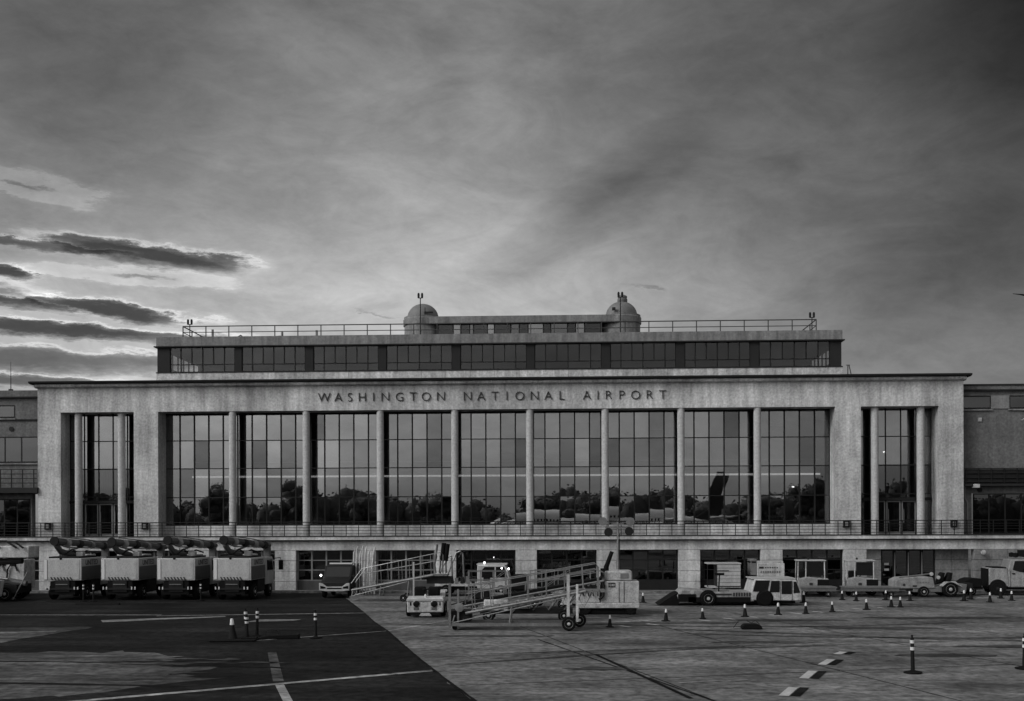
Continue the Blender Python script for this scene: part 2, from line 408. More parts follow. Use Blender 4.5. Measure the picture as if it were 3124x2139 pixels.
strip((-4.5, -26.6), (12.0, -26.2), .05, 0, 'expansion_joint', 'tar')
strip((11.5, -29.4), (16.6, -28.5), .13)
strip((3.3, -39.9), (4.4, -39.5), .22)
strip((4.7, -39.5), (5.3, -39.3), .2)
def ribbon(pts, w, z, name, m, seed=1):
    rnd = random.Random(seed); P = [Vector((*p, 0)) for p in pts]; vs = []
    Q = []
    for i in range(len(P) - 1):
        for k in range(10): Q.append(P[i].lerp(P[i + 1], k / 10))
    Q.append(P[-1]); Q = [Q[0]] + [(Q[i - 1] + Q[i] * 2 + Q[i + 1]) / 4 for i in range(1, len(Q) - 1)] + [Q[-1]]
    for i, p in enumerate(Q):
        n = (Q[min(i + 1, len(Q) - 1)] - Q[max(i - 1, 0)]).normalized().cross(Vector((0, 0, 1))); e = min(1, .25 + min(i, len(Q) - 1 - i) * .15)
        for sg in (1, -1): v = p + n * sg * w * .5 * e * rnd.uniform(.75, 1.2); vs.append((v.x, v.y, z))
    return struct(name, MB().add(vs, [(2 * i, 2 * i + 1, 2 * i + 3, 2 * i + 2) for i in range(len(Q) - 1)]), m)
ribbon(EDGE[:200:10], .10, .002, 'joint_seal', 'tar')
for k in range(-1, 9):                       # slab joints of the concrete apron, square to the asphalt edge
    ox = k * 6.1
    strip((-12.39 + 6.1 + ox, -7.2), (-2.18 + 6.1 + ox, -43.16), .045, -.004, 'expansion_joint', 'tar')
for k in range(7):
    y = -10 - k * 6.1; x = -12.39 - (y + 7.21) * .284 + .2
    strip((x, y), (x + 50, y + 14.2), .045, -.004, 'expansion_joint', 'tar')
for q, (pts, w) in enumerate([([(4, -24.3), (9, -26.2), (14, -28.4), (20, -29.3)], .34), ([(5, -26.5), (10, -27.6), (16, -28.0), (22, -27.2)], .3), ([(-3.6, -36.2), (1.0, -33.6), (5, -31.6), (10, -30.6)], .22), ([(-2.5, -33.4), (2.5, -32.0), (8, -30.4)], .2),
                              ([(1, -22.2), (6, -23.4), (12, -23.2), (18, -21.5)], .3), ([(-7, -22.6), (-2, -23.2), (3, -22.5)], .25), ([(-14, -36.3), (-9, -36.9), (-4.5, -38.5)], .3), ([(-26, -40.4), (-17, -40.3), (-10, -40.9)], .35), ([(-20, -35.6), (-15, -35.9), (-12, -35.5)], .3)]):
    ribbon(pts, w, .002, 'tyre_mark', 'tar' if q > 5 else 'stain', q)
for q, (cx, cy, w, h_) in enumerate([(-2.5, -27.4, 2.4, .4), (5.5, -21.6, 2.6, .5), (10.5, -20.3, 3.0, .5), (7.5, -29.6, 2.2, .35), (13.5, -24.0, 2.8, .5), (17.5, -19.0, 3.5, .6), (12.8, -33.5, 1.8, .35), (1.5, -37.0, 1.6, .3), (-3.0, -21.3, 2.0, .6), (2.2, -17.8, 2.3, 1.0), (9.0, -11.2, 4.0, 1.1), (21.5, -5.2, 3.2, 1.0), (16.5, -30.8, 2.6, .4)]):
    struct('oil_stain', sheet(ragged([(cx + w * math.cos(a), cy + h_ * math.sin(a)) for a in [i * math.pi / 5 for i in range(10)]], .10, .3), .0005 + q * .0001), 'stain')
for q, (cx, cy, w) in enumerate([(-16.5, -36.0, 1.2), (-18.5, -38.2, 1.6), (-14.2, -38.6, 1.0), (-20.5, -34.6, 1.5), (-15.4, -34.2, .9), (-12.0, -40.0, .8), (-17.2, -41.2, 1.4)]):
    struct('scuffed_pavement', sheet(ragged([(cx - w, cy - .06), (cx, cy - .22), (cx + w, cy), (cx + w * .3, cy + .2)], .09, .3), .001 + q * .0001), 'concrete')
for p, q in [((5.7, -42.15), (6.26, -40.69)), ((6.91, -39.01), (7.53, -37.43)), ((8.14, -35.99), (8.75, -34.67)), ((9.3, -33.25), (9.7, -32.55))]:
    strip(p, q, .26, .004, m='fresh')
    strip((p[0] + .29, p[1] - .02), (q[0] + .29, q[1] - .02), .24, .002, 'painted_border', 'tar')
for i in range(13):          # short dashes edging the parking row
    a = i / 12; x, y = 2.6 + 15.0 * a, -23.4 + 11.6 * a
    strip((x, y + .3), (x + .42, y - .35), .22, m='fresh')
strip((1.2, -22.2), (4.3, -20.3), .2)
strip((9.0, -15.4), (13.2, -14.6), .14)
strip((15.6, -13.2), (21.5, -10.4), .14)
strip((14.5, -8.9), (27.5, -8.4), .16)
struct('road_edge', B(-60, 40, -1.05, -.02, -.006, .13), 'concrete')

# ------------------------------------------------------------------ terminal building, central block (local x about its centre)
XC = -4.34
T = thing('terminal_building', 'long pale stone terminal with tall colonnaded window wall and rooftop gallery', 'building', (XC, 0, 0))
B(-30.05, 30.05, 0, 1.7, 11.85, 13.45).build('entablature', 'stone', T)
for a, b in ((-30.05, -28.5), (-23.6, -21.98), (21.98, 23.6), (28.5, 30.05)):
    B(a, b, 0, 1.7, 3.62, 11.85).build('pillar', 'stone', T)
cor = MB().ext([(1.6, 13.45), (-.06, 13.45), (-.22, 13.50), (-.26, 13.54), (-.26, 13.68), (1.6, 13.68)], 'yz', -30.18, 30.18).build('cornice', 'stone', T)
MB().ext([(1.6, 13.68), (-.30, 13.68), (-.52, 13.74), (-.55, 13.80), (-.55, 13.84), (-.2, 13.90), (1.6, 13.93)], 'yz', -30.42, 30.42).build('coping', 'coping', cor)
for s in (-1, 1):
    B(s * 30.05, s * 29.6, 1.7, 30, 0, 13.5).build('side_wall', 'stone', T)
B(-30.05, 30.05, 30, 30.4, 0, 13.5).build('back_wall', 'stone', T)
B(-29.6, 29.6, 1.7, 30, 13.3, 13.6).build('roof_deck', 'roof', T)
B(-29.55, 29.55, 1.62, 13, 3.3, 3.6).build('hall_floor', 'int_floor', T)
B(-29.55, 29.55, 13, 13.3, 3.6, 12.2).build('hall_back_wall', 'int_wall', T)
B(-29.55, 29.55, 1.75, 13, 12.2, 12.4).build('hall_ceiling', 'int_wall', T)
B(-24, 24, 12.5, 13, 8.30, 8.62).build('gallery_ledge', 'white', T)
B(-24, 24, 12.46, 12.5, 8.04, 8.18).build('cove_light', 'cove', T)
B(-24, 24, 12.7, 13, 9.2, 9.28).build('picture_rail', 'white', T)
for (x, z) in ((20.7, 6.9), (19.6, 11.4), (27.0, 9.3)):
    o = MB().lathe([(.02, .0), (.10, .03), (.10, .07), (.03, .10)], (x, 6.5, z), 10).build('hall_lamp', 'lit', T)
# free-standing columns
for i in range(8):
    x = -21.98 + 4.884 * (i + 1)
    MB().lathe([(.235, 3.62), (.235, 11.84)], (x, .26, 0), 20).build('column', 'column', T)
for s in (-1, 1):
    for dx in (-1.45, 1.45):
        MB().lathe([(.24, 3.62), (.24, 11.84)], (s * 26.05 + dx, .45, 0), 20).build('column', 'column', T)
B(-21.98, 21.98, 1.18, 1.6, 3.62, 4.34).build('sill_wall', 'stone_block', T)
# window wall: nine bays of five by four panes
GY = 1.40
rows = [4.42, 6.23, 8.16, 10.03, 11.82]
pane_me = {}
def pane(parent, x0, x1, z0, z1, y, g, tilt=.0018, t=.02, axis='y'):
    w, h = x1 - x0 - .002, z1 - z0 - .002
    key = (round(w, 2), round(h, 2), g, axis)
    if key not in pane_me:
        pane_me[key] = (MB().box(-w / 2, w / 2, -t / 2, t / 2, -h / 2, h / 2) if axis == 'y' else MB().box(-t / 2, t / 2, -w / 2, w / 2, -h / 2, h / 2)).mesh('pane', g)
    o = put('pane', pane_me[key], parent, ((x0 + x1) / 2, y, (z0 + z1) / 2) if axis == 'y' else (y, (x0 + x1) / 2, (z0 + z1) / 2))
    o.rotation_euler = (random.gauss(0, tilt), 0, random.gauss(0, tilt))
    return o
DARKP = {(0, 2, 2), (1, 1, 2), (1, 3, 2), (2, 0, 3), (3, 3, 2), (4, 4, 2), (5, 2, 2), (6, 0, 2), (6, 3, 2), (7, 3, 3), (8, 3, 0), (8, 3, 1), (8, 3, 2), (8, 3, 3), (8, 4, 0), (8, 4, 1), (8, 4, 2), (8, 4, 3), (1, 2, 1), (0, 1, 1), (7, 3, 1), (5, 4, 2)}
for b in range(9):
    x0 = -21.98 + 4.884 * b; pw = 4.884 / 5
    fr = MB()
    for c in range(5 if b < 8 else 6):
        if b == 0 and c == 0: continue
        fr.box(x0 + c * pw - .042, x0 + c * pw + .042, GY - .06, GY + .07, 4.34, 11.85)
    for k, z in enumerate(rows[1:4]):
        for c in range(5):
            fr.box(x0 + c * pw + .042, x0 + (c + 1) * pw - .042, GY - .045, GY + .055, z - .03, z + .03)
    fr.box(x0 + .03, x0 + 4.884 - .03, GY - .07, GY + .08, 4.34, 4.44); fr.box(x0 + .03, x0 + 4.884 - .03, GY - .07, GY + .08, 11.76, 11.848)
    W = fr.build('window', 'frame', T)
    for c in range(5):
        for k in range(4):
            u = random.random()
            g = ('g_dark' if u < .6 else 'g_dark2') if (b, c, k) in DARKP else ('g_bright' if u < .34 else 'g_mid' if u < .62 else 'g_c1' if u < .8 else 'g_c2')
            if b == 0 and c == 0: g = 'g_mid'
            pane(W, x0 + c * pw + .02, x0 + (c + 1) * pw - .02, rows[k] + .015, rows[k + 1] - .015, GY, g)
for x in (-20.0, -16.4, -14.4, -11.95, -10.0, -7.1, -5.2, -1.2, .75, 2.7, 3.7, 6.2, 8.2, 11.1, 12.1, 15.0, 17.0, 18.9):
    rd = B(x - .42, x + .42, 1.75, 1.95, 4.3, 4.42).build('radiator', 'reflect', T)
    for k in range(3): B(x - .42, x + .42, 1.72, 1.74, 4.46 + k * .15, 4.57 + k * .15).build('slat', 'reflect', rd)
for b, c, k, f in ((1, 1, 3, .5), (2, 3, 3, .35), (4, 1, 3, .6), (5, 3, 3, .4), (6, 2, 3, .9), (6, 3, 3, .7), (7, 1, 3, 1.0), (7, 2, 3, .8), (7, 2, 2, .9), (6, 1, 2, .8), (8, 1, 3, .6), (5, 0, 2, .7), (4, 3, 2, .5)):
    x0 = -21.98 + 4.884 * b + c * .9768
    B(x0 + .07, x0 + .90, 1.53, 1.545, rows[k + 1] - .05 - f * 1.7, rows[k + 1] - .05).build('roller_blind', 'blind', T)
# two entrance bays with doors
for s in (-1, 1):
    xa = s * 26.05 - 2.45; pw = .98
    fr = MB()
    for c in range(6): fr.box(xa + c * pw - .03, xa + c * pw + .03, GY - .06, GY + .07, 3.62, 11.85)
    for z in (10.03, 8.16, 6.3): fr.box(xa + .05, xa + 4.85, GY - .05, GY + .06, z - .03, z + .03)
    fr.box(xa + .05, xa + 4.85, GY - .25, GY + .06, 5.86, 6.04)
    W = fr.build('window', 'frame', T)
    for c in range(5):
        for k, (z0, z1) in enumerate(((6.06, 6.26), (6.32, 8.12), (8.2, 10.0), (10.06, 11.8))):
            g = 'g_dark' if k < 2 else ('g_mid' if (c + k) % 3 else 'g_bright')
            pane(W, xa + c * pw + .035, xa + (c + 1) * pw - .035, z0, z1, GY, g)
    for c in range(1, 4):
        d = MB()
        x1, x2 = xa + c * pw + .04, xa + (c + 1) * pw - .04
        d.box(x1, x1 + .07, GY - .06, GY, 3.63, 5.84); d.box(x2 - .07, x2, GY - .06, GY, 3.63, 5.84); d.box(x1 + .07, x2 - .07, GY - .06, GY, 5.76, 5.84); d.box(x1 + .07, x2 - .07, GY - .06, GY, 3.63, 3.83)
        D_ = d.build('door', 'gframe', T)
        pane(D_, x1 + .07, x2 - .07, 3.83, 5.76, GY - .03, 'g_tint')
        MB().tube((x1 + .12, GY - .12, 4.4), (x1 + .12, GY - .12, 5.3), .022).build('handle', 'alu', D_)
    for c in (0, 4): pane(W, xa + c * pw + .035, xa + (c + 1) * pw - .035, 3.64, 5.84, GY, 'g_dark')
# raised letters
LX = [-10.95, -10.02, -9.26, -8.45, -7.71, -6.94, -6.01, -5.12, -4.27, -3.31, -1.57, -.69, .21, .98, 1.81, 2.77, 3.66, 4.54, 6.15, 6.86, 7.57, 8.41, 9.28, 10.19, 11.02]
lm = {}
for ch, x in zip('WASHINGTONNATIONALAIRPORT', LX):
    if ch not in lm: lm[ch] = text_mesh(ch, .54, .07, 'letter')
    put('letter', lm[ch], T, (x, -.037, 12.44 if ch not in 'OGS' else 12.43))
# balcony, railing
B(-34, 37, -.30, .5, 3.40, 3.62).build('balcony_slab', 'stone_block', T)
B(-34, 37, -.22, .5, 3.34, 3.40).build('slab_groove_shade', 'coping', T)  # dark strip below the slab, painted in for the groove's shadow line
B(-34, 37, -.34, -.12, 3.62, 3.675).build('slab_edge_strip', 'coping', T)  # narrow dark strip along the front edge of the balcony floor
rl = MB()
for z, r in ((4.56, .032), (4.36, .018), (4.20, .018), (4.02, .018), (3.80, .018)): rl.tube((-34, -.22, z), (37, -.22, z), r, 6)
RL = rl.build('railing', 'rail', T)
pm = MB().box(-.022, .022, -.022, .022, 0, .93).mesh('post', 'rail')
for i in range(88):
    if i % 1 == 0: put('post', pm, RL, (-33.8 + i * .81, -.22, 3.62))
for x in (-29.35, -22.85, 22.65, 29.4):
    L_ = B(x - .2, x + .2, -.16, -.01, 4.12, 4.58).build('wall_light', 'frame', T, bevel=.015)
    B(x - .09, x + .09, -.175, -.16, 4.22, 4.48).build('lens', 'gframe', L_)
# ground floor
B(-34, 37, 0, .6, 2.73, 3.34).build('lintel_course', 'stone_block', T)
blk = {}
def stone(x0, x1, z0, z1, y=0.0, parent=None, d=.5):
    w, h = round(x1 - x0 - .018, 3), round(z1 - z0 - .02, 3); m = 'dimstone' if x0 > 28.5 else 'stone_block'
    if (w, h, m) not in blk: blk[w, h, m] = MB().box(-w / 2, w / 2, 0, d, -h / 2, h / 2).mesh('stone_block', m)
    o = put('stone_block', blk[w, h, m], parent or T, ((x0 + x1) / 2, y + random.uniform(0, .008), (z0 + z1) / 2), bevel=.012)
    return o
def courses(x0, x1, y=0.0, n=1):
    B(x0 + .03, x1 - .03, y + .03, y + .55, 0, 2.72).build('pier_core', 'coping', T)
    for k in range(4):
        for j in range(n): stone(x0 + (x1 - x0) * j / n, x0 + (x1 - x0) * (j + 1) / n, .68 * k, .68 * (k + 1), y)
CS = [-.43 + 5.25 * k for k in range(-6, 5)]
for k, c in enumerate(CS):
    courses(c + 1.925, (CS[k + 1] - 1.925) if k < len(CS) - 1 else 23.95)
    x0 = c - 1.925; pw = 3.85 / 4
    zz = [.78, 1.42, 2.06, 2.70]; gy = .42
    fr = MB()
    for j in range(5): fr.box(x0 + j * pw - .05 + (.05 if j == 0 else -.05 if j == 4 else 0), x0 + j * pw + .05 + (.05 if j == 0 else -.05 if j == 4 else 0), gy - .05, gy + .05, .72, 2.73)
    for z in zz[1:3] + [.75, 2.70]: fr.box(x0 + .1, x0 + 3.75, gy - .04, gy + .04, z - .028, z + .028)
    W = fr.build('window', 'gframe' if k in (4, 5, 0, 1, 2, 3) else 'frame', T)
    B(x0, x0 + 3.85, gy - .06, gy + .1, 0, .715).build('bulkhead_panel', 'pgrey' if k < 7 else 'dark', W)
    for j in range(4):
        for r in range(3): pane(W, x0 + j * pw + .055, x0 + (j + 1) * pw - .055, zz[r] + .03, zz[r + 1] - .03, gy, 'g_low')
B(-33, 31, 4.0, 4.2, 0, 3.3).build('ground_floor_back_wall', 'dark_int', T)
# recessed doorway at the right
courses(23.99, 25.11, .85); courses(28.56, 30.66, .85, 2)
B(23.97, 24.0, .5, .85, 0, 2.73).build('reveal', 'stone_block', T)
for j in range(4):
    x1 = 25.11 + j * .8625
    D_ = MB().box(x1 + .02, x1 + .10, .95, 1.02, 0, 2.72).box(x1 + .765, x1 + .845, .95, 1.02, 0, 2.72).box(x1 + .10, x1 + .765, .95, 1.02, 2.6, 2.72).box(x1 + .10, x1 + .765, .95, 1.02, 0, .2).build('door', 'frame', T)
    pane(D_, x1 + .10, x1 + .765, .2, 2.6, .985, 'g_low')
    if j: MB().tube((x1 + .02, .9, .3), (x1 + .02, .9, 2.5), .035).build('door_post', 'gframe', D_)
for z in (1.75, 1.38): B(25.33, 25.62, .925, .945, z - .07, z + .07).build('notice', 'white', T)
courses(30.68, 37, 0, 3)
MB().lathe([(.03, 0), (.10, -.10), (.16, -.34), (.12, -.36)], (0, 0, 0), 10, 'y').build('wall_lamp', 'white2', T, (31.15, -.02, 2.52))
# gallery storey set back on the roof
U = [(-23.37, -18.66), (-18.19, -13.6), (-13.06, -8.38), (-7.85, -3.15), (-2.6, 2.1), (2.63, 7.36), (7.93, 12.54), (13.11, 17.69), (18.26, 23.18)]
UY, UL, UR, UB = 6.0, -24.27, 23.94, 15.0
G0, G1 = 15.26, 17.08
n_p = 28
for i in range(n_p):
    xa = UL - .06 + (UR - UL + .12) * i / n_p; xb = UL - .06 + (UR - UL + .12) * (i + 1) / n_p
    B(xa + .008, xb - .008, UY - .06 + random.uniform(0, .006), UY + .4, 13.6, G0 - .03).build('parapet_panel', 'stone', T)
B(UL - .08, UR + .08, UY - .10, UY + .4, G0 - .03, G0 + .03).build('gallery_sill', 'coping', T)
fa = B(UL - .06, UR + .06, UY - .06, UB, 17.14, 17.80).build('gallery_fascia', 'stone2', T)
B(UL - .2, UR + .2, UY - .2, UB + .1, 17.06, 17.14).build('drip_edge', 'coping', fa)
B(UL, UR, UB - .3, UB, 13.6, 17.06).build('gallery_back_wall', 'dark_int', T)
B(UL + .1, UR - .1, UY + .4, UB - .3, 14.9, 15.0).build('gallery_floor', 'dark_int', T)
edges = [UL] + [e for ab in U for e in ab] + [UR]
for i in range(0, len(edges), 2):
    B(edges[i], edges[i + 1], UY, UY + .35, G0 + .03, G1).build('gallery_pier', 'coping', T)
for (a, b) in U:
    w = (b - a) / 6; zt = G0 + .57; fr = MB()
    for j in range(7):
        lo = G0 + .03 if j in (0, 1, 3, 5, 6) else zt
        fr.box(a + j * w - .035 + (.035 if j == 0 else -.035 if j == 6 else 0), a + j * w + .035 + (.035 if j == 0 else -.035 if j == 6 else 0), UY + .05, UY + .15, lo, G1)
    fr.box(a + .07, b - .07, UY + .06, UY + .14, zt - .03, zt + .03); fr.box(a + .07, b - .07, UY + .06, UY + .14, G0 + .03, G0 + .08); fr.box(a + .07, b - .07, UY + .06, UY + .14, G1 - .05, G1 - .002)
    W = fr.build('gallery_window', 'frame', T)
    for j in range(6): pane(W, a + j * w + .03, a + (j + 1) * w - .03, zt + .03, G1 - .05, UY + .10, 'g_tint', .003)
    for j0, j1 in ((0, 1), (1, 3), (3, 5), (5, 6)): pane(W, a + j0 * w + .03, a + j1 * w - .03, G0 + .08, zt - .03, UY + .10, 'g_tint', .003)
for s, xs in ((-1, UL), (1, UR)):
    B(xs, xs - s * .3, UY + .35, UB - .3, 13.6, G0).build('gallery_end_wall', 'stone', T)
    fr = MB()
    for j in range(8): fr.box(xs - s * .05, xs - s * .16, UY + .4 + j * 1.17 - .035, UY + .4 + j * 1.17 + .035, G0, G1)
    fr.box(xs - s * .06, xs - s * .15, UY + .4, UB - .35, G0 + .54, G0 + .60)
    W = fr.build('gallery_window', 'frame', T)
    for j in range(7): pane(W, UY + .4 + j * 1.17 + .03, UY + .4 + (j + 1) * 1.17 - .03, G0 + .03, G1 - .03, xs - s * .10, 'g_clear', .002, .02, 'x')
# roof railing of the gallery
rr = MB(); ya = UY + .7
for z, r in ((18.68, .04), (18.25, .03)):
    rr.tube((-22.65, ya, z), (22.38, ya, z), r, 6)
    for s, x in ((-1, -22.65), (1, 22.38)): rr.tube((x, ya, z), (x - s * .0, UB - .5, z), r, 6)
RR = rr.build('roof_railing', 'railpale', T)
pm = MB().box(-.032, .032, -.032, .032, 0, .88).mesh('post', 'railpale')
for i in range(28): put('post', pm, RR, (-22.65 + i * 45.03 / 27, ya, 17.8))
for x in (-22.65, 22.38):
    for j in range(1, 5): put('post', pm, RR, (x, ya + j * 1.9, 17.8))
for (x, y, h) in ((-21.4, 9.5, 1.15), (-16.3, 10, 1.0), (-13.7, 10, 1.1)):
    MB().tube((x, y, 17.8), (x, y, 17.8 + h), .09, 8).build('vent_pipe', 'mid', T)
for x, w in ((-21.0, 1.3), (-15.8, 1.5)): MB().ext([(x - w / 2, 17.8), (x + w / 2, 17.8), (x + w * .3, 18.1), (x - w * .35, 18.12)], 'xz', 8.6, 9.6).build('roof_vent', 'coping', T)
MB().path([(-19.4, 9.2, 17.8), (-19.4, 9.2, 18.35), (-19.2, 9.2, 18.45), (-19.0, 9.2, 18.3), (-18.0, 9.2, 18.25), (-16.2, 9.2, 18.35)], .05).build('roof_pipe', 'coping', T)
# penthouse with two domed turrets
PX0, PX1, PY = -5.6, 8.3, 9.0
B(PX0 - .3, PX1 + .3, PY - .12, PY + 5.4, 19.12, 19.62).build('penthouse_roof', 'stone2', T)
B(PX0 - .4, PX1 + .4, PY - .2, PY + 5.5, 19.05, 19.12).build('penthouse_drip', 'coping', T)
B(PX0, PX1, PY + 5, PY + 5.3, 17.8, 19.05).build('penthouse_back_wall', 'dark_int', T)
ks = [-4.51, -3.38, -2.82, -2.17, -1.89, -.87, -.36, .85, 1.46, 2.11, 3.22, 3.77, 4.98, 5.58, 6.22, 7.42]
fr = MB()
for j, x in enumerate(ks): fr.box(x - .04, x + .04, PY, PY + .15, 17.8, 19.05)
fr.box(ks[0] + .05, ks[-1] - .05, PY - .06, PY + .12, 17.8, 17.86)
W = fr.build('penthouse_window', 'frame', T)
for j in range(15): pane(W, ks[j] + .04, ks[j + 1] - .04, 17.87, 19.04, PY + .07, ('g_tint', 'g_mid', 'g_tint', 'g_dark')[j % 4], .004)
for xc in (-5.75, 8.98):
    t_ = MB().lathe([(1.38, 17.8), (1.38, 19.1), (1.46, 19.12), (1.46, 19.55), (1.40, 19.62), (1.40, 19.75)], (xc, PY + 1.2, 0), 32).build('turret', 'stone2', T)
    prof = [(1.16 * math.cos(a) if a < 1.5 else .02, 19.75 + 1.05 * math.sin(a)) for a in [i * math.pi / 2 / 9 for i in range(10)]]
    MB().lathe([(1.26, 19.74)] + prof, (xc, PY + 1.2, 0), 32).build('dome', 'dome', t_)
    B(xc + .25, xc + .9, PY - .05, PY + .05, 19.9, 20.0).tube((xc + .3, PY, 19.75), (xc + .3, PY, 20.3), .03).build('bracket', 'coping', t_) if xc < 0 else B(xc - .75, xc - .5, PY - .1, PY + .1, 19.95, 20.15).build('camera_box', 'coping', t_)
MB().lathe([(.34, 20.75), (.37, 20.8), (.37, 20.98), (.32, 21.02), (.32, 21.05), (.35, 21.08), (.35, 21.2), (.05, 21.34)], (9.05, PY + 1.2, 0), 20).build('ventilator', 'dome', T)

# rooftop lamps and aerials
def twin_lamp(label, loc, h):
    o = thing('obstruction_lamp', label, 'lamp', loc, 0, 'twin obstruction lamps on the roof')
    MB().tube((0, 0, 0), (0, 0, h - .38), .035).tube((-.13, 0, h - .38), (.13, 0, h - .38), .03).build('mast', 'dark', o)
    for s in (-1, 1):
        MB().lathe([(.02, h - .40), (.075, h - .38), (.085, h - .12), (.06, h - .02), (.02, h)], (s * .13, 0, 0), 10).build('lamp_head', 'dark', o)
twin_lamp('twin-headed obstruction lamp on the left corner of the roof railing', (-26.53, 6.8, 17.8), 1.42)
twin_lamp('twin-headed obstruction lamp standing before the left dome', (-10.08, 8.6, 17.8), 3.5)
twin_lamp('twin-headed obstruction lamp rising before the right dome', (4.47, 8.6, 17.8), 3.4)
twin_lamp('twin-headed obstruction lamp on the right corner of the roof railing', (17.77, 6.8, 17.8), 1.42)
o = thing('roof_aerial', 'thin whip aerial on the roof of the left wing', 'aerial', (-37.74, 3, 13.5))
MB().tube((0, 0, 0), (0, 0, 2.2), .035, 6, .012).build('whip', 'dark', o); MB().box(-.12, .12, -.1, .1, 0, .3).build('base', 'dark', o)
o = thing('roof_ladder', 'slim folding ladder head sticking up beside the rooftop gallery', 'ladder', (20.55, 8, 13.6))
for dx in (0, .0): pass
MB().tube((0, 0, 0), (.02, 0, 2.05), .035).build('rail', 'mid', o); MB().tube((.55, 0, 0), (.1, 0, 2.05), .035).build('rail', 'mid', o); MB().tube((-.1, 0, 2.05), (.16, 0, 2.05), .03).build('rung', 'mid', o)
o = thing('roof_hoops', 'pair of bent pipe hoops over the right end of the roof', 'railing', (26.2, 10, 13.6))
def arch(x0, x1, h, y): return [(x0 + (x1 - x0) * t, y, h * (1 - (2 * t - 1) ** 4 * .9) if 0 < t < 1 else 0) for t in [i / 10 for i in range(11)]]
MB().path(arch(-1.0, .6, 1.58, 0), .035).build('hoop', 'mid', o); MB().path(arch(-.2, 1.2, 1.72, .5), .035).build('hoop', 'mid', o)
MB().tube((-.3, 0, 1.5), (.2, .5, 1.62), .03).build('strut', 'mid', o)

# ------------------------------------------------------------------ wings
WL = thing('terminal_wing', 'grey rendered wing of the terminal at the left edge', 'building', (-34.39, .8, 0), 0, 'terminal wings')
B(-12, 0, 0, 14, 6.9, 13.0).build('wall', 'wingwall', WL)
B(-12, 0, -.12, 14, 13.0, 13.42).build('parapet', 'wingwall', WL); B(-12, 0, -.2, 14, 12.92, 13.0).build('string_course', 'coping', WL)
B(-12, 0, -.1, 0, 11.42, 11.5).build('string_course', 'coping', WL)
B(-12, -.8, 0, .5, 3.6, 6.9).build('wall', 'wingwall', WL)
def wing_window(W_, x0, x1, z0, z1, n, g='g_wing', fm='frame'):
    fr = MB().box(x0, x1, -.03, -.005, z0, z0 + .08).box(x0, x1, -.03, -.005, z1 - .08, z1)
    for j in range(n + 1):
        x = x0 + (x1 - x0) * j / n; fr.box(max(x0, x - .04), min(x1, x + .04), -.03, -.005, z0 + .08, z1 - .08)
    w = fr.build('window', fm, W_)
    for j in range(n): pane(w, x0 + (x1 - x0) * j / n + .04, x0 + (x1 - x0) * (j + 1) / n - .04, z0 + .08, z1 - .08, -.012, g, .002, .008)
    B(x0 - .1, x1 + .1, -.12, -.002, z0 - .12, z0 - .03).build('sill', 'stone2', w)
wing_window(WL, -6, -1.95, 11.6, 12.45, 3); wing_window(WL, -6, -.35, 8.6, 10.34, 5)
wing_window(WL, -6.2, -.9, 3.62, 6.18, 6)
B(-12, .05, -1.0, -.01, 6.55, 6.9).build('balcony_slab', 'coping', WL)
rl = MB()
for z in (8.1, 7.8, 7.5, 7.2): rl.tube((-12, -.95, z), (0, -.95, z), .025)
rl = rl.build('balcony_railing', 'rail', WL)
for i in range(8): MB().box(-.025, .025, -.025, .025, 0, 1.2).build('post', 'rail', rl, (-.2 - i * .75, -.95, 6.9))
MB().lathe([(.16, -.05), (.16, 0), (.05, .01)], (-2.18, -.0, 10.86), 14, 'y').build('vent_disc', 'coping', WL)
WR = thing('terminal_wing', 'dark stained wing of the terminal at the right edge', 'building', (25.71, .8, 0), 0, 'terminal wings')
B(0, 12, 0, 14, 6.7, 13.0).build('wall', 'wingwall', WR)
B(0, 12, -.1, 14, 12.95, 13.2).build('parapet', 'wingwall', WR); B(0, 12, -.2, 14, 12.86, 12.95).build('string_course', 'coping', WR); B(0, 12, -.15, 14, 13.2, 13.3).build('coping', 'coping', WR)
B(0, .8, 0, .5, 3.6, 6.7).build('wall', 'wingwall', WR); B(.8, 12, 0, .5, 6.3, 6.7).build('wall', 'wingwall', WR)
wing_window(WR, .1, 2.0, 11.72, 12.56, 1); wing_window(WR, 3.2, 7.5, 11.72, 12.56, 3)
B(2.03, 3.17, -.06, -.002, 11.72, 12.56).build('louvre_panel', 'stone2', WR)
wing_window(WR, .85, 8, 3.65, 6.28, 7)
B(0, 12, -.7, -.01, 6.74, 6.86).build('balcony_slab', 'coping', WR)
rl = MB()
for z in (7.85, 7.55, 7.25, 7.0): rl.tube((0, -.65, z), (12, -.65, z), .03)
rl = rl.build('balcony_railing', 'rail', WR)
for i in range(8): MB().box(-.03, .03, -.03, .03, 0, 1.0).build('post', 'rail', rl, (.2 + i * .8, -.65, 6.86))
B(.15, 8, -.60, -.55, 6.86, 7.8).build('balcony_screen', 'dark', WR)
B(1.2, 1.42, -.08, -.002, 10.9, 11.15).build('junction_box', 'white2', WR)
B(.65, 1.05, -.75, -.35, 6.62, 6.86).build('camera_box', 'white2', WR, bevel=.02)
MB().lathe([(.16, -.06), (.16, 0), (.04, .01)], (1.3, -.0, 6.5), 14, 'y').build('vent_disc', 'coping', WR)
MB().path([(.35, -.06, 6.9), (.35, -.06, 6.0), (.5, -.06, 5.7), (.5, -.06, 3.7)], .05).build('downpipe', 'gframe', WR)

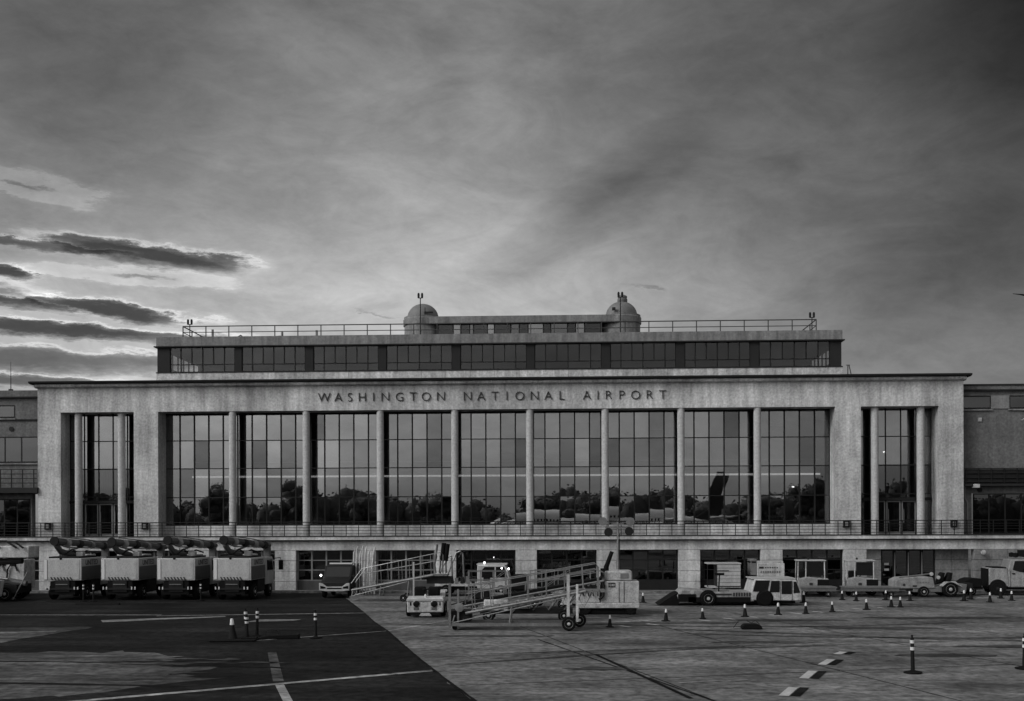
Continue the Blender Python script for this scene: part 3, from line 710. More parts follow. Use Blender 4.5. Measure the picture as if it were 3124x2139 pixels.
# ------------------------------------------------------------------ box-bodied lift trucks (tails towards the camera)
def make_truck(rnd):
    t = thing('lift_truck', '', 'truck')
    # local x forward, y left; tail at x = 0
    body = B(0, 2.8, -1.13, 1.13, 1.16, 2.46).build('body', 'white', t, bevel=.03)
    B(-.02, -.002, -1.02, .86, 1.24, 2.38).build('rear_door', 'white', body, bevel=.01)
    B(-.04, -.002, .90, 1.06, 1.24, 2.38).build('corner_post', 'reflect', body)
    for s in (-1, 1): B(.06, 2.74, s * 1.13, s * 1.142, 1.2, 1.98).build('side_panel', 'pgrey', body)
    tm = text_mesh('UNITED', .30, .01, 'ink', 1.75)
    for s in (-1, 1):
        put('lettering', tm, body, (1.45, s * 1.14, 2.05), 0 if s < 0 else math.pi)
    ch = MB()
    for i in range(7):
        y = -.62 + i * .19; ch.ext([(y, 1.18), (y + .10, 1.18), (y + .20, 1.36), (y + .10, 1.36)], 'yz', -.030, -.022)
    ch.build('chevron_strip', 'ink', body)
    MB().lathe([(.07, 0), (.07, .05), (.02, .06)], (-.03, .1, 2.44), 8, 'x').build('work_lamp', 'black', body)
    B(-.04, 4.7, -.42, .42, .5, 1.15).build('chassis', 'dark', t); B(.02, 4.4, -.74, .74, .34, 1.12).build('undercarriage', 'black', t); B(1.5, 2.9, -1.06, 1.06, .45, 1.14).build('side_locker', 'dark', t)
    B(-.1, -.06, -1.0, 1.0, .62, .72).build('bumper', 'dark', t); B(-.12, -.1, -.35, .35, .92, .96).build('bumper_edge', 'alu', t)
    cab = MB().ext([(2.95, .75), (4.75, .75), (4.75, 1.5), (4.45, 2.42), (2.95, 2.42)], 'xz', -1.1, 1.1).build('cab', 'white', t, bevel=.05)
    for s in (-1, 1):
        MB().ext([(3.25, 1.6), (4.5, 1.6), (4.3, 2.25), (3.25, 2.25)], 'xz', s * 1.1, s * 1.112).build('side_window', 'wglass', cab)
        m_ = MB().path([(4.5, s * 1.1, 2.3), (4.6, s * 1.55, 2.35), (4.6, s * 1.6, 2.1)], .03).build('mirror_arm', 'black', cab)
        B(4.55, 4.62, s * 1.45, s * 1.72, 1.6, 2.2).build('mirror', 'black', m_)
    B(2.8, 2.95, -1.0, 1.0, .9, 2.3).build('bulkhead', 'mid', t)
    B(.2, 2.7, -.9, .9, 2.46, 2.56).build('roof_rack', 'dark', t)
    for x in (.95, 4.0):
        for s in (-1, 1): wheel(t, x, s * .93, .46, .30, s)
    for y in (-.95, -.75, .75, .95): B(-.13, -.1, y - .03, y + .03, .64, .80).build('reflector', 'reflect', t)
    # folded boom lying forward over the body
    dy, dz = rnd.uniform(-.15, .15), rnd.uniform(-.08, .06)
    b1 = MB().path([(.25, .55, 3.48 + dz), (.45, .5, 3.46 + dz), (2.6, -.15 + dy / 2, 3.30 + dz), (4.9, -.85 + dy, 3.08 + dz)], [.22, .22, .19, .15], 8).build('boom', 'hose', t)
    MB().path([(.5, .3, 3.72 + dz), (2.6, -.3 + dy / 2, 3.53 + dz), (4.7, -.95 + dy, 3.28 + dz)], .035, 5).build('cable_tray', 'mid', b1)
    MB().path([(.6, .62, 3.3 + dz), (1.8, .4, 3.06 + dz), (3.2, -.1, 3.02 + dz), (4.5, -.6 + dy, 2.95 + dz)], .04, 5).build('boom_hose', 'alu', b1)
    for k in range(4):
        x = 1.0 + k * 1.05; MB().lathe([(.25, -.05), (.25, .05)], (x, .38 - x * .26 + dy * .3, 3.43 - x * .075 + dz), 10, 'x').build('boom_clamp', 'dark' if k % 2 else 'mid', b1)
    MB().lathe([(.26, -.06), (.28, 0), (.16, .1), (.14, .02)], (.2, .56, 3.48 + dz), 14, 'x').build('boom_collar', 'dark', b1)
    b2 = MB().path([(.35, .55, 3.25), (.8, .45, 2.85), (1.9, .1, 2.62)], [.15, .18, .14], 8).build('lower_arm', 'hose', t)
    MB().tube((1.2, .35, 2.8), (2.9, -.25, 3.22), .06).build('hydraulic_ram', 'alu', b2)
    MB().path([(2.0, -.1, 2.7), (2.7, -.3, 2.85 + dz), (3.4, -.5, 2.72)], .05).path([(.9, .2, 2.7), (1.5, .1, 2.95), (2.4, -.1, 2.7)], .035).build('hydraulic_hose', 'dark', b2)
    MB().box(4.3, 4.6, -.95, -.55, 2.42, 3.0).build('boom_rest', 'hose', t)
    B(1.5 + dy, 1.9 + dy, -.6, -.2, 2.5, 2.82).build('valve_box', 'white2', t, bevel=.03); MB().tube((2.3, .6, 2.5), (2.3, .6, 3.0 + dz), .04).build('stay', 'mid', t)
    B(3.0, 4.3, -.2, .5, 2.44, 2.6).build('beacon_tray', 'white2', t)
    return t
TLAB = ['leftmost of four white box-bodied lift trucks with folded dark boom', 'second white box-bodied lift truck from the left, folded dark boom', 'third white box-bodied lift truck from the left, folded dark boom', 'rightmost white box-bodied lift truck, nearest the multi-pane window']
for i, x in enumerate((-29.16, -25.76, -22.4, -19.08)):
    o = make_truck(random.Random(i + 3))
    o.location = (x, -7.7 + random.uniform(-.1, .1), 0); o.rotation_euler[2] = R(90) + random.uniform(-.035, .035)
    tag(o, TLAB[i], 'truck', 'white lift trucks parked in a row')

# dark boom lift and small carts at the far left
o = thing('boom_lift', 'dark boom lift with lowered arms beside the leftmost white truck', 'lift', (-33.6, -8.2, 0))
B(-2.2, 2.0, -.1, 1.7, .45, .95).build('chassis', 'dark', o)
MB().path([(-2.8, .6, 2.02), (2.0, .6, 2.35)], [.17, .2], 8).build('boom', 'dark', o)
MB().path([(-2.8, .7, 1.85), (-.5, .7, 1.35), (2.2, .7, .98)], [.15, .2, .17], 8).build('lower_arm', 'hose', o)
MB().tube((-1.8, .45, 1.7), (1.2, .45, 1.25), .06).build('hydraulic_ram', 'alu', o)
MB().path([(-.8, .5, 2.4), (-.5, .5, 3.1), (-.2, .5, 3.15), (1.0, .5, 2.3)], .07).build('guard_hoop', 'dark', o)
MB().path([(1.9, -.3, .1), (2.3, -.3, .85), (2.75, -.3, 1.7)], .03).build('tow_bar', 'alu', o)
B(-.6, 2.6, .2, 1.5, 2.5, 3.2).build('basket', 'white2', o, bevel=.05)
MB().path([(-.4, .1, 3.55), (.3, .1, 3.5), (.9, .1, 3.1)], .06).path([(.6, .1, 3.5), (1.3, .1, 3.5), (1.9, .1, 3.1)], .06).path([(1.2, .1, 3.48), (1.8, .1, 3.45), (2.3, .1, 3.1)], .06).build('basket_rail', 'dark', o)
for x in (-1.5, 1.3):
    for y in (0, 1.6): wheel(o, x, y, .42, .3, -1)
for lab, x, y in (('small pale cart with two dark openings under the dark boom lift', -32.9, -9.6), ('small pale cart cut by the left edge of the picture', -34.6, -9.4)):
    c = thing('tool_cart', lab, 'cart', (x, y, 0), 0, 'small carts by the boom lift')
    MB().ext([(-.55, .3), (.6, .3), (.75, 1.25), (-.35, 1.25), (-.55, .95)], 'xz', 0, 1.0).build('body', 'white2', c, bevel=.03)
    for dx in (-.28, .2): B(dx - .1, dx + .1, -.012, -.001, .42, .62).build('opening', 'black', c)
    for dx in (-.35, .4):
        for y2 in (.1, .9): wheel(c, dx, y2, .17, .1, -1)

o = thing('pump_unit', 'pale pump unit with bent dark pipes behind the boom lift', 'pump', (-35.4, -4.6, 0))
B(-1.3, 2.4, 0, 1.4, .5, 2.3).build('housing', 'white2', o, bevel=.04); B(-.4, 1.8, .1, 1.3, 2.3, 2.75).build('upper_housing', 'mid', o, bevel=.06)
for k in range(4): MB().path([(-1.1 + k * .8, -.08, .7), (-1.0 + k * .8, -.1, 1.7), (-.7 + k * .8, -.08, 2.2), (-.4 + k * .8, -.06, 1.6)], .05, 6).build('pipe', 'dark' if k % 2 else 'mid', o)
for k in range(5): B(-1.1 + k * .65, -.7 + k * .65, -.015, -.002, 1.9, 2.15).build('vent', 'ink', o)
for x in (-.8, 1.8):
    for sd_, y in ((-1, .1), (1, 1.3)): wheel(o, x, y, .3, .2, sd_)
# ------------------------------------------------------------------ dark van facing the camera
o = thing('van', 'dark van facing the camera with pale bumper and white roof bar', 'van', (-13.4, -6.0, 0))
MB().ext([(0, .62), (0, .98), (.85, 1.22), (1.35, 1.9), (4.3, 1.95), (4.4, .4), (.1, .4)], 'yz', -.86, .86).build('body', 'dark', o, bevel=.06)
MB().ext([(.87, 1.24), (1.30, 1.80), (1.285, 1.815), (.855, 1.25)], 'yz', -.72, .72).build('windscreen', 'wglass', o)
bm_ = MB().ext([(-.90, .48), (-.5, .42), (.5, .42), (.90, .48), (.92, .92), (.72, .90), (.46, .70), (-.46, .70), (-.72, .90), (-.92, .92)], 'xz', -.10, .03).build('front_bumper', 'white', o, bevel=.02)
MB().ext([(-.44, .56), (.44, .56), (.44, .64), (-.44, .64)], 'xz', -.112, -.10).build('air_intake', 'black', bm_)
for s in (-1, 1):
    MB().ext([(s * .84, .58), (s * .84, .76), (s * .55, .70), (s * .50, .60)], 'xz', -.115, -.10).build('headlight', 'wglass', o)
    B(s * .87, s * 1.06, .95, 1.02, 1.18, 1.36).build('mirror', 'dark', o)
    for y in (.85, 3.4): wheel(o, s * .78, y, .33, .22, s, axis='x')
B(-.62, .75, 1.5, 1.7, 1.99, 2.07).build('roof_bar', 'reflect', o)
B(-.2, .2, -.125, -.112, .44, .52).build('number_plate', 'white2', o)
MB().lathe([(.01, -.07), (.07, 0), (.01, .07)], (-1.02, .9, 1.33), 8).build('mirror_glint', 'lit', o)  # glowing bead standing in for a glint by the side mirror

# rack of white poles behind the boarding stairs
o = thing('pole_rack', 'bundle of tall whitish poles standing upright behind the stairs', 'rack', (-12.0, -4.0, 0))
B(-.75, .75, -.2, .2, 0, .12).build('base', 'dark', o)
B(-.75, .75, -.03, .03, 2.05, 2.12).build('crossbar', 'white', o)
for i in range(8):
    x = -.62 + i * .18; k = random.uniform(-.1, .1); h = 2.9 + random.uniform(-.1, .45)
    MB().path([(x, 0, .1), (x + k * .5, random.uniform(-.1, .1), 1.6), (x + k + .08, 0, h - .2), (x + k + .14, 0, h)], [.05, .055, .06, .03], 8).build('pole', 'white2', o)

# ------------------------------------------------------------------ towable boarding stairs
def stairs(name, label, loc, x0, z0, x1, z1, xr0, zr0, xr1, zr1, w, frame_x, m='alu', rz=0, m2='alu'):
    o = thing(name, label, 'stairs', loc, rz, 'towable boarding stairs')
    def zs(x): return z0 + (z1 - z0) * (x - x0) / (x1 - x0)
    def zr(x): return zr0 + (zr1 - zr0) * (x - xr0) / (xr1 - xr0)
    for y in (0, w):
        MB().path([(x0, y, z0), (x1, y, z1)], .065, 6).build('stringer', m, o)
        r_ = MB().path([(x0, y, zs(x0) + .4), (xr0, y, zr0), (xr1, y, zr1), (xr1 + .12, y, zr1 - .15), (xr1 + .12, y, zs(x1) )], .024, 6).path([(xr0, y, (zr(xr0) + zs(xr0)) / 2 + .25), (xr1, y, (zr(xr1) + zs(x1)) / 2 + .2)], .02, 6).build('handrail', m2, o)
        n = 7
        for i in range(n):
            x = xr0 + .25 + (min(x1, xr1) - xr0 - .4) * i / (n - 1)
            MB().tube((x + .05, y, zs(x)), (x, y, zr(x)), .02, 6).build('baluster', 'mid', r_)
    n = 14
    for i in range(n):
        x = x0 + .15 + (x1 - x0 - .3) * i / (n - 1)
        B(x - .12, x + .12, .05, w - .05, zs(x) + .03, zs(x) + .06).build('tread', 'mid', o)
    B(x1 - .1, x1 + .8, .03, w - .03, z1 - .05, z1 + .02).build('platform', 'mid', o)
    fx0, fx1 = frame_x
    f = MB()
    for y in (0.0, w): f.box(fx0, fx1, y - .05, y + .05, .17, .30)
    for x in (fx0 + .06, (fx0 + fx1) / 2, fx1 - .06): f.box(x - .05, x + .05, .05, w - .05, .18, .29)
    f.build('base_frame', 'alu' if m == 'alu' else m, o)
    xs = [fx0 + .1, (fx0 + fx1) / 2, fx1 - .1]
    for y in (0, w):
        for x in xs: MB().tube((x, y, .28), (x + .1, y, max(.3, zs(x + .1))), .035, 6).build('strut', m, o)
        MB().tube((xs[0], y, .3), (xs[2], y, zs(xs[2]) - .1), .025, 6).build('brace', m, o)
    return o
s1 = stairs('boarding_stairs', 'towable boarding stairs behind the baggage tug, rising to black bumpers', (0, -8.5, 0), -11.91, .63, -7.2, 1.5, -11.3, 1.87, -6.75, 2.8, 1.3, (-12.0, -8.6))
for x, h in ((-7.0, 3.25), (-6.62, 3.33), (-6.4, 3.28)):
    MB().tube((x - .12, .4, 2.3), (x, .4, h), .13 if x > -6.8 else .06, 10).build('bumper_post', 'black' if x > -6.8 else 'hose', s1)
for x in (-7.1, -6.9, -6.7, -6.5): MB().path([(x, .5, 1.6), (x + random.uniform(-.1, .1), .45, 2.1), (x + .05, .5, 2.6)], .05, 6).build('hanging_strap', 'hose', s1)
MB().box(-8.36, -8.27, -.06, .0, .3, 2.25).build('post', 'white', s1)
B(-7.6, -6.2, .2, 1.1, 1.0, 1.4).build('hydraulic_pack', 'dark', s1)
wheel(s1, -8.9, -.1, .2, .12, -1); wheel(s1, -8.9, 1.4, .2, .12, 1)
s2 = stairs('boarding_stairs', 'near towable boarding stairs rising to the right towards the generator cart', (0, -25.2, 0), -3.9, .70, 1.1, 1.62, -3.9, 1.80, 1.5, 2.75, 1.4, (-4.55, .4), m2='mid')
MB().box(-4.6, -4.5, -.08, .02, .1, 1.95).build('post', 'mid', s2); MB().box(-4.25, -4.17, .0, .08, .1, 1.7).build('post', 'mid', s2)
B(-4.6, -3.7, .1, 1.2, .35, .8).build('drive_box', 'dark', s2, bevel=.03)
MB().lathe([(.02, -.08), (.19, -.06), (.19, .06), (.02, .08)], (-4.15, -.05, .95), 12, 'y').build('reel', 'mid', s2)
B(.3, .42, -.07, .05, .35, 2.3).build('post', 'white2', s2); B(.68, .78, -.07, .05, .35, 1.9).build('post', 'white2', s2)
wheel(s2, .38, -.22, .29, .20, -1); wheel(s2, .85, 1.5, .29, .20, -1); wheel(s2, -4.35, .1, .12, .1, -1, 'dark'); wheel(s2, -4.35, 1.3, .12, .1, -1, 'dark')
for k in range(8):
    x = -.4 + k * .22; MB().path([(x, .1, 1.35 + .04 * k), (x + .1, .05, 1.0 + .05 * k), (x + .22, .1, 1.38 + .04 * k)], .022, 6).build('hanging_cable', 'dark' if k % 2 else 'alu', s2)

o = thing('belt_loader', 'dark inclined belt loader behind the near stairs, beside the generator cart', 'loader', (0, -21.2, 0))
MB().ext([(-4.4, .62), (1.9, 1.78), (1.9, 1.98), (-4.4, .84)], 'xz', 0, .9).build('belt', 'black', o)
for y in (-.06, .96):
    MB().path([(-4.5, y, .66), (2.0, y, 1.84)], .05, 6).build('side_rail', 'mid', o)
    MB().path([(-3.6, y, 1.35), (1.6, y, 2.35), (2.0, y, 2.2), (2.0, y, 1.86)], .022, 6).build('guard_rail', 'alu', o)
    for k in range(6): x = -3.5 + k * .98; MB().tube((x, y, .84 + (x + 4.5) * .181), (x, y, 1.37 + (x + 3.6) * .192), .018, 5).build('stanchion', 'mid', o)
for k in range(11):
    x = -4.2 + k * .55; MB().lathe([(.05, -.12), (.05, .98)], (x, .05, .60 + (x + 4.4) * .184), 8, 'y').build('roller', 'alu', o)
B(-3.6, .6, .1, .8, .34, .58).build('chassis', 'dark', o); B(-3.4, -2.3, -.2, .3, .5, 1.0).build('engine_cover', 'white2', o, bevel=.04); B(-1.9, -1.3, -.1, .2, .58, .95).build('battery_box', 'pgrey', o, bevel=.02)
for k in range(3): MB().tube((-1.2 + k * .7, .1, .5), (-.5 + k * .8, .1, 1.3 + k * .14), .035).build('lift_strut', 'hose', o)
for k in range(5): MB().path([(-2.4 + k * .8, -.1, .8 + k * .1), (-2.1 + k * .8, -.12, .45 + .05 * k), (-1.7 + k * .8, -.1, .95 + k * .1)], .022, 5).build('slack_hose', 'black' if k % 2 else 'alu', o)
for x in (-3.2, .2):
    for sd_, y in ((-1, -.05), (1, .95)): wheel(o, x, y, .27, .18, sd_)
def cage(label, loc, rz):
    o = thing('cage_dolly', label, 'dolly', loc, rz, 'open cage dollies in the centre')
    B(-1.0, 1.0, 0, 1.3, .42, .52).build('deck', 'mid', o)
    for x in (-.97, -.33, .33, .97):
        for y in (.03, 1.27): MB().tube((x, y, .52), (x + random.uniform(-.03, .03), y, 1.95), .025, 5).build('upright', 'alu', o)
    for y in (.03, 1.27):
        for z in (1.0, 1.48, 1.95): MB().tube((-.97, y, z), (.97, y, z), .018, 5).build('crossbar', 'mid', o)
        MB().tube((-.97, y, .55), (.97, y, 1.95), .014, 5).build('brace', 'mid', o)
    B(-.8, .1, .15, 1.1, .52, .95).build('folded_tarpaulin', 'dark', o, bevel=.08); B(.2, .8, .2, 1.0, .52, .8).build('crate', 'greyed', o, bevel=.02)
    MB().tube((-1.0, .65, .44), (-1.9, .65, .2), .03).build('tow_bar', 'dark', o)
    for x in (-.7, .7):
        for sd_, y in ((-1, .08), (1, 1.22)): wheel(o, x, y, .2, .13, sd_)
cage('open wire cage dolly left of the inclined belt loader', (-3.7, -14.2, 0), R(6))
cage('open wire cage dolly seen through the near stairs, left of the generator cart', (-.6, -13.2, 0), R(-10))
# ------------------------------------------------------------------ white baggage tug facing the camera
o = thing('baggage_tug', 'small white baggage tug with blunt front beside the near stairs', 'tug', (-6.35, -19.0, 0), R(4))
MB().ext([(-.02, .22), (-.02, .86), (.1, .92), (1.2, .94), (1.3, .80), (3.0, .80), (3.0, .22)], 'yz', -.86, .86).build('body', 'white2', o, bevel=.05)
B(-.88, .88, -.06, .12, .76, .88).build('hood_lip', 'white', o, bevel=.02)
for s in (-1, 1):
    MB().lathe([(.16, -.03), (.14, -.045), (.02, -.04)], (s * .42, -.02, .64), 14, 'y').build('headlight', 'wglass', o)
    B(s * .66, s * .72, -.035, -.021, .56, .72).build('side_lamp', 'black', o)
    B(s * .42 - .13, s * .42 + .13, -.032, -.021, .34, .48).build('tow_eye', 'hose', o)
    MB().lathe([(.33, -.02), (.31, .02), (.02, .03)], (s * .87, .75, .34), 18, 'x').build('wheel_arch', 'black', o)
    wheel(o, s * .83, .75, .30, .22, s, axis='x'); wheel(o, s * .83, 2.5, .30, .22, s, axis='x')
B(-.72, .72, -.01, .5, .10, .22).build('skid', 'black', o); MB().ext([(-.3, .06), (.3, .06), (.2, .2), (-.2, .2)], 'xz', -.03, -.012).build('tow_hook', 'white2', o)
B(-.62, -.06, 1.5, 2.1, .80, 1.35).build('seat', 'black', o, bevel=.08); B(.06, .62, 1.5, 2.1, .80, 1.35).build('seat', 'black', o, bevel=.08)
MB().path([(-.02, .9, .9), (-.02, 1.15, 1.25)], .04).lathe([(.17, 1.24), (.19, 1.26), (.17, 1.28)], (-.02, 1.15, 0), 14).build('steering_wheel', 'black', o)
MB().ext([(.9, .8), (1.3, .82), (2.9, 1.15), (3.0, .8)], 'yz', .62, .86).build('mudguard', 'white2', o, bevel=.05)
MB().lathe([(.05, .9), (.06, 1.02), (.02, 1.08)], (0, .2, .0), 10).build('beacon', 'reflect', o)

# ------------------------------------------------------------------ service truck with white cab by the doorway
o = thing('service_truck', 'white-cabbed service truck with flat deck behind the near stairs', 'truck', (-4.0, -4.3, 0))
cab = MB().ext([(-1.0, .45), (.95, .45), (1.0, 1.1), (.70, 1.92), (-1.0, 1.92)], 'xz', 0, 1.9).build('cab', 'white', o, bevel=.06)
MB().ext([(-.72, 1.15), (.05, 1.15), (.05, 1.80), (-.55, 1.80), (-.72, 1.6)], 'xz', -.012, -.001).build('side_window', 'wglass', cab)
MB().ext([(.14, 1.15), (.86, 1.15), (.64, 1.80), (.14, 1.80)], 'xz', -.012, -.001).build('side_window', 'wglass', cab)
B(-.62, -.22, -.02, -.012, .95, 1.3).build('vent', 'black', cab)
B(-1.05, .8, .1, 1.8, 1.92, 1.98).build('roof_panel', 'white', cab)
B(-3.6, -1.0, .1, 1.8, .62, .8).build('deck', 'white2', o); B(-3.6, 1.0, .3, 1.6, .35, .62).build('chassis', 'dark', o)
for k in range(7): B(-3.4 + k * .34, -3.2 + k * .34, .05, .3, .8, 1.12 + .05 * (k % 3)).build('deck_fitting', 'mid' if k % 2 else 'dark', o)
tm = text_mesh('UNITED', .14, .008, 'ink'); put('lettering', tm, cab, (-.45, -.006, .72))
for x in (-2.9, .45):
    for s, y in ((-1, .12), (1, 1.8)): wheel(o, x, y, .36, .24, s)
for x, z in ((-.55, 2.06), (.92, 1.68), (.5, 1.72)):
    MB().lathe([(.01, z - .06), (.055, z), (.01, z + .06)], (x, .0, 0), 8).build('beacon', 'lit', o)
h = MB()
for x0, x1, zz in ((-3.0, -1.9, 2.75), (-3.5, -2.6, 2.5)):
    h.path([(x0, .4, .9), (x0 + .35, .35, 1.8), (x0 + .7, .3, zz - .1), (x0 + .95, .3, zz), (x1, .3, zz - .15), (x1 + .05, .35, 1.2), (x1 + .1, .4, .8)], .055, 8)
h.build('hose_loop', 'alu', o)
o = thing('equipment_trailer', 'low black covered trailer right of the white-cabbed service truck', 'trailer', (-2.4, -4.2, 0))
MB().ext([(-.5, .4), (.5, .4), (.5, 1.2), (.35, 1.32), (-.5, 1.28)], 'xz', 0, 1.4).build('cover', 'black', o, bevel=.04)
B(-.55, .6, .1, 1.3, .3, .4).build('frame', 'dark', o); MB().tube((.5, .7, .35), (1.5, .7, .32), .04).build('tow_bar', 'white2', o)
for x in (-.3, .3):
    for s, y in ((-1, .1), (1, 1.3)): wheel(o, x, y, .2, .14, s)

# ------------------------------------------------------------------ generator cart and floodlight mast
o = thing('generator_cart', 'white ground power generator cart with slanted exhaust stack', 'generator', (0, -17.6, 0))
B(.8, 3.86, -.04, 1.75, .32, .58).build('chassis', 'white2', o, bevel=.03)
B(2.0, 3.84, 0, 1.7, .58, 1.62).build('engine_housing', 'white2', o, bevel=.03)
B(2.2, 3.52, .1, 1.6, 1.62, 2.12).build('upper_housing', 'white2', o, bevel=.08)
B(.82, 1.95, 0, 1.7, .58, 1.1).build('front_locker', 'white2', o, bevel=.03)
for k in range(5): B(.95 + k * .18, 1.08 + k * .18, .15, 1.5, 1.1 + .04 * k, 1.5 + .12 * (k % 3)).build('engine_block', 'mid' if k % 2 else 'dark', o)
B(1.2, 1.95, .0, .3, 1.45, 1.52).build('shelf', 'alu', o); MB().tube((1.1, .05, 1.1), (1.1, .05, 1.9), .04).build('post', 'dark', o)
B(2.36, 2.70, -.014, -.002, 1.33, 1.55).build('number_plate', 'ink', o)
put('lettering', text_mesh('1240', .11, .006, 'reflect'), o, (2.53, -.018, 1.385))
for x in (2.88, 3.12): B(x - .012, x + .012, -.012, -.001, .6, 1.6).build('door_gap', 'dark', o)
B(2.95, 3.35, .086, .099, 1.75, 2.0).build('grille', 'mid', o)
B(1.0, 3.7, .1, 1.6, .05, .315).build('underside_shade', 'black', o); B(1.0, 1.9, -.02, .08, 1.12, 1.42).build('control_panel', 'dark', o); B(1.98, 2.18, -.05, .05, .9, 2.25).build('duct', 'black', o)  # black block below the chassis is added to deepen the shade there
for k in range(4): MB().path([(1.0 + k * .25, -.05, 1.5), (1.1 + k * .25, -.1, 1.2), (1.2 + k * .22, -.06, .9)], .03, 5).build('hose', 'black', o)
MB().path([(2.28, .4, 1.1), (2.28, .4, 2.3), (2.56, .4, 3.05)], [.13, .13, .10], 10).build('exhaust_stack', 'black', o)
MB().path([(2.0, -.06, 1.9), (2.15, -.08, 1.4), (2.1, -.08, .9), (1.9, -.08, .75)], .06, 8).build('cable', 'dark', o)
for x in (1.25, 3.45):
    for s, y in ((-1, .15), (1, 1.55)): wheel(o, x, y, .28, .26, s, 'dark')
MB().tube((.8, .8, .42), (.1, .8, .5), .05).build('tow_bar', 'dark', o); B(.1, .62, .3, 1.2, .45, .95).build('tow_end_box', 'white2', o, bevel=.03)
o = thing('light_tower', 'tall floodlight mast with four round lamps above the generator cart', 'light tower', (2.93, -15.6, 0))
B(-.7, .7, -.4, .9, .25, .7).build('base_box', 'white2', o, bevel=.03)
for x in (-.5, .5):
    for s, y in ((-1, -.3), (1, .8)): wheel(o, x, y, .25, .18, s)
MB().tube((0, 0, .7), (0, 0, 2.6), .09).tube((0, 0, 2.6), (0, 0, 3.5), .065).tube((0, 0, 3.5), (0, 0, 4.5), .045).build('mast', 'alu', o)
MB().tube((.09, 0, 2.0), (.09, 0, 3.9), .02).build('mast_cable', 'dark', o)
MB().box(-.62, .62, -.05, .05, 4.16, 4.24).box(-.3, .3, -.04, .04, 4.36, 4.42).tube((.62, 0, 4.2), (.62, 0, 4.6), .025).tube((-.45, 0, 4.2), (-.45, 0, 4.6), .025).build('crossbar', 'alu', o)
for x, z in ((-.47, 3.98), (.56, 4.02), (-.75, 4.52), (.62, 4.5)):
    l_ = MB().lathe([(.04, .22), (.13, .16), (.21, .0), (.22, -.05), (.19, -.05)], (x, -.05, z), 16, 'y').build('floodlight', 'mid' if z > 4.3 else 'dark', o)
    MB().lathe([(.19, -.02), (.16, -.04), (.02, -.045)], (x, -.05, z), 14, 'y').build('lens', 'lens' if z > 4.3 else 'wglass', l_)

# ------------------------------------------------------------------ low pushback tractor
o = thing('pushback_tractor', 'low white pushback tractor with crew cab at its right end', 'tractor', (0, -11.7, 0))
MB().ext([(6.4, .22), (6.3, .55), (6.6, .86), (7.4, .84), (7.9, .74), (10.4, .74), (10.4, .22)], 'xz', 0, 2.2).build('deck', 'greyed', o, bevel=.04)
MB().ext([(5.3, .02), (6.4, .02), (6.5, .7), (6.2, .6)], 'xz', .1, 2.1).build('tow_ramp', 'black', o)
B(7.2, 12.6, .15, 2.05, .12, .5).build('chassis', 'black', o)
cab = MB().ext([(10.2, .30), (10.2, .72), (10.42, 1.42), (12.62, 1.38), (12.92, .80), (12.9, .26), (11.9, .26)], 'xz', -.02, 2.2).build('cab', 'white2', o, bevel=.05)
B(6.9, 10.2, -.03, -.004, .18, .46).build('side_skirt', 'black', o); B(6.35, 7.3, -.03, -.004, .2, .62).build('nose_skirt', 'black', o)
for pts in ([(10.32, .76), (11.10, .74), (11.22, 1.35), (10.48, 1.35)], [(11.20, .72), (11.74, .72), (11.74, 1.33), (11.30, 1.33)], [(11.84, .62), (12.38, .62), (12.38, 1.32), (11.84, 1.32)], [(12.47, .66), (12.82, .70), (12.62, 1.28), (12.47, 1.28)]):
    MB().ext(pts, 'xz', -.034, -.022).build('window', 'wglass', cab, bevel=.0)
B(10.3, 12.6, .05, 2.1, 1.415, 1.47).build('roof_panel', 'white', cab)
B(11.78, 11.80, -.032, -.021, .3, 1.3).build('door_gap', 'dark', cab); B(12.40, 12.42, -.032, -.021, .3, 1.3).build('door_gap', 'dark', cab)
for i in range(7): B(9.28 + i * .14, 9.36 + i * .14, -.022, -.003, .5, .70).build('vent', 'ink', o)
B(8.35, 9.2, -.02, -.002, .56, .64).build('step_slot', 'ink', o)
B(7.8, 8.4, .2, 1.9, .74, .82).build('cover_plate', 'alu', o); B(8.6, 9.1, .2, 1.9, .74, .80).build('cover_plate', 'alu', o)
MB().tube((8.55, .3, .7), (8.6, .3, 1.62), .035).box(8.35, 8.85, .26, .34, 1.62, 1.74).build('sign_post', 'black', o)
wheel(o, 7.95, .05, .39, .34, -1); wheel(o, 7.95, 2.15, .39, .34, 1); wheel(o, 10.95, .05, .39, .34, -1, 'black'); wheel(o, 10.95, 2.15, .39, .34, 1, 'black')
for x in (7.95, 10.95): MB().lathe([(.46, -.012), (.46, .02), (.02, .02)], (x, -.02, .39), 20, 'y').build('wheel_arch', 'black', o)
for x in (6.45, 7.1): MB().lathe([(.02, -.03), (.11, -.02), (.11, .05)], (x, .0, .72), 12, 'y').build('lamp', 'lens', o)

# ------------------------------------------------------------------ boxes and baggage tractors near the wall
o = thing('box_cart', 'white slatted box cart with its dark side flap open', 'cart', (10.4, -3.0, 0))
B(-.72, .73, 0, 1.4, .52, 1.9).build('box', 'dark', o)
for k in range(6): B(-.70, .71, -.03, -.002, .56 + k * .222, .56 + k * .222 + .20).build('slat', 'white', o)
B(-1.3, .75, -.06, 1.45, 1.9, 1.98).build('roof_flap', 'white', o); B(-1.3, .75, .05, 1.35, .44, .52).build('deck', 'white2', o)
B(-.85, .0, -.05, -.034, 1.48, 1.52).build('latch', 'dark', o); MB().tube((-1.3, .0, .5), (-1.3, 0, 1.9), .025).build('flap_stay', 'dark', o)
for x in (-.8, .5):
    for s, y in ((-1, .15), (1, 1.25)): wheel(o, x, y, .22, .14, s)
o = thing('air_unit', 'pale boxy air unit with dotted vents on the upper panel', 'unit', (12.95, -3.0, 0))
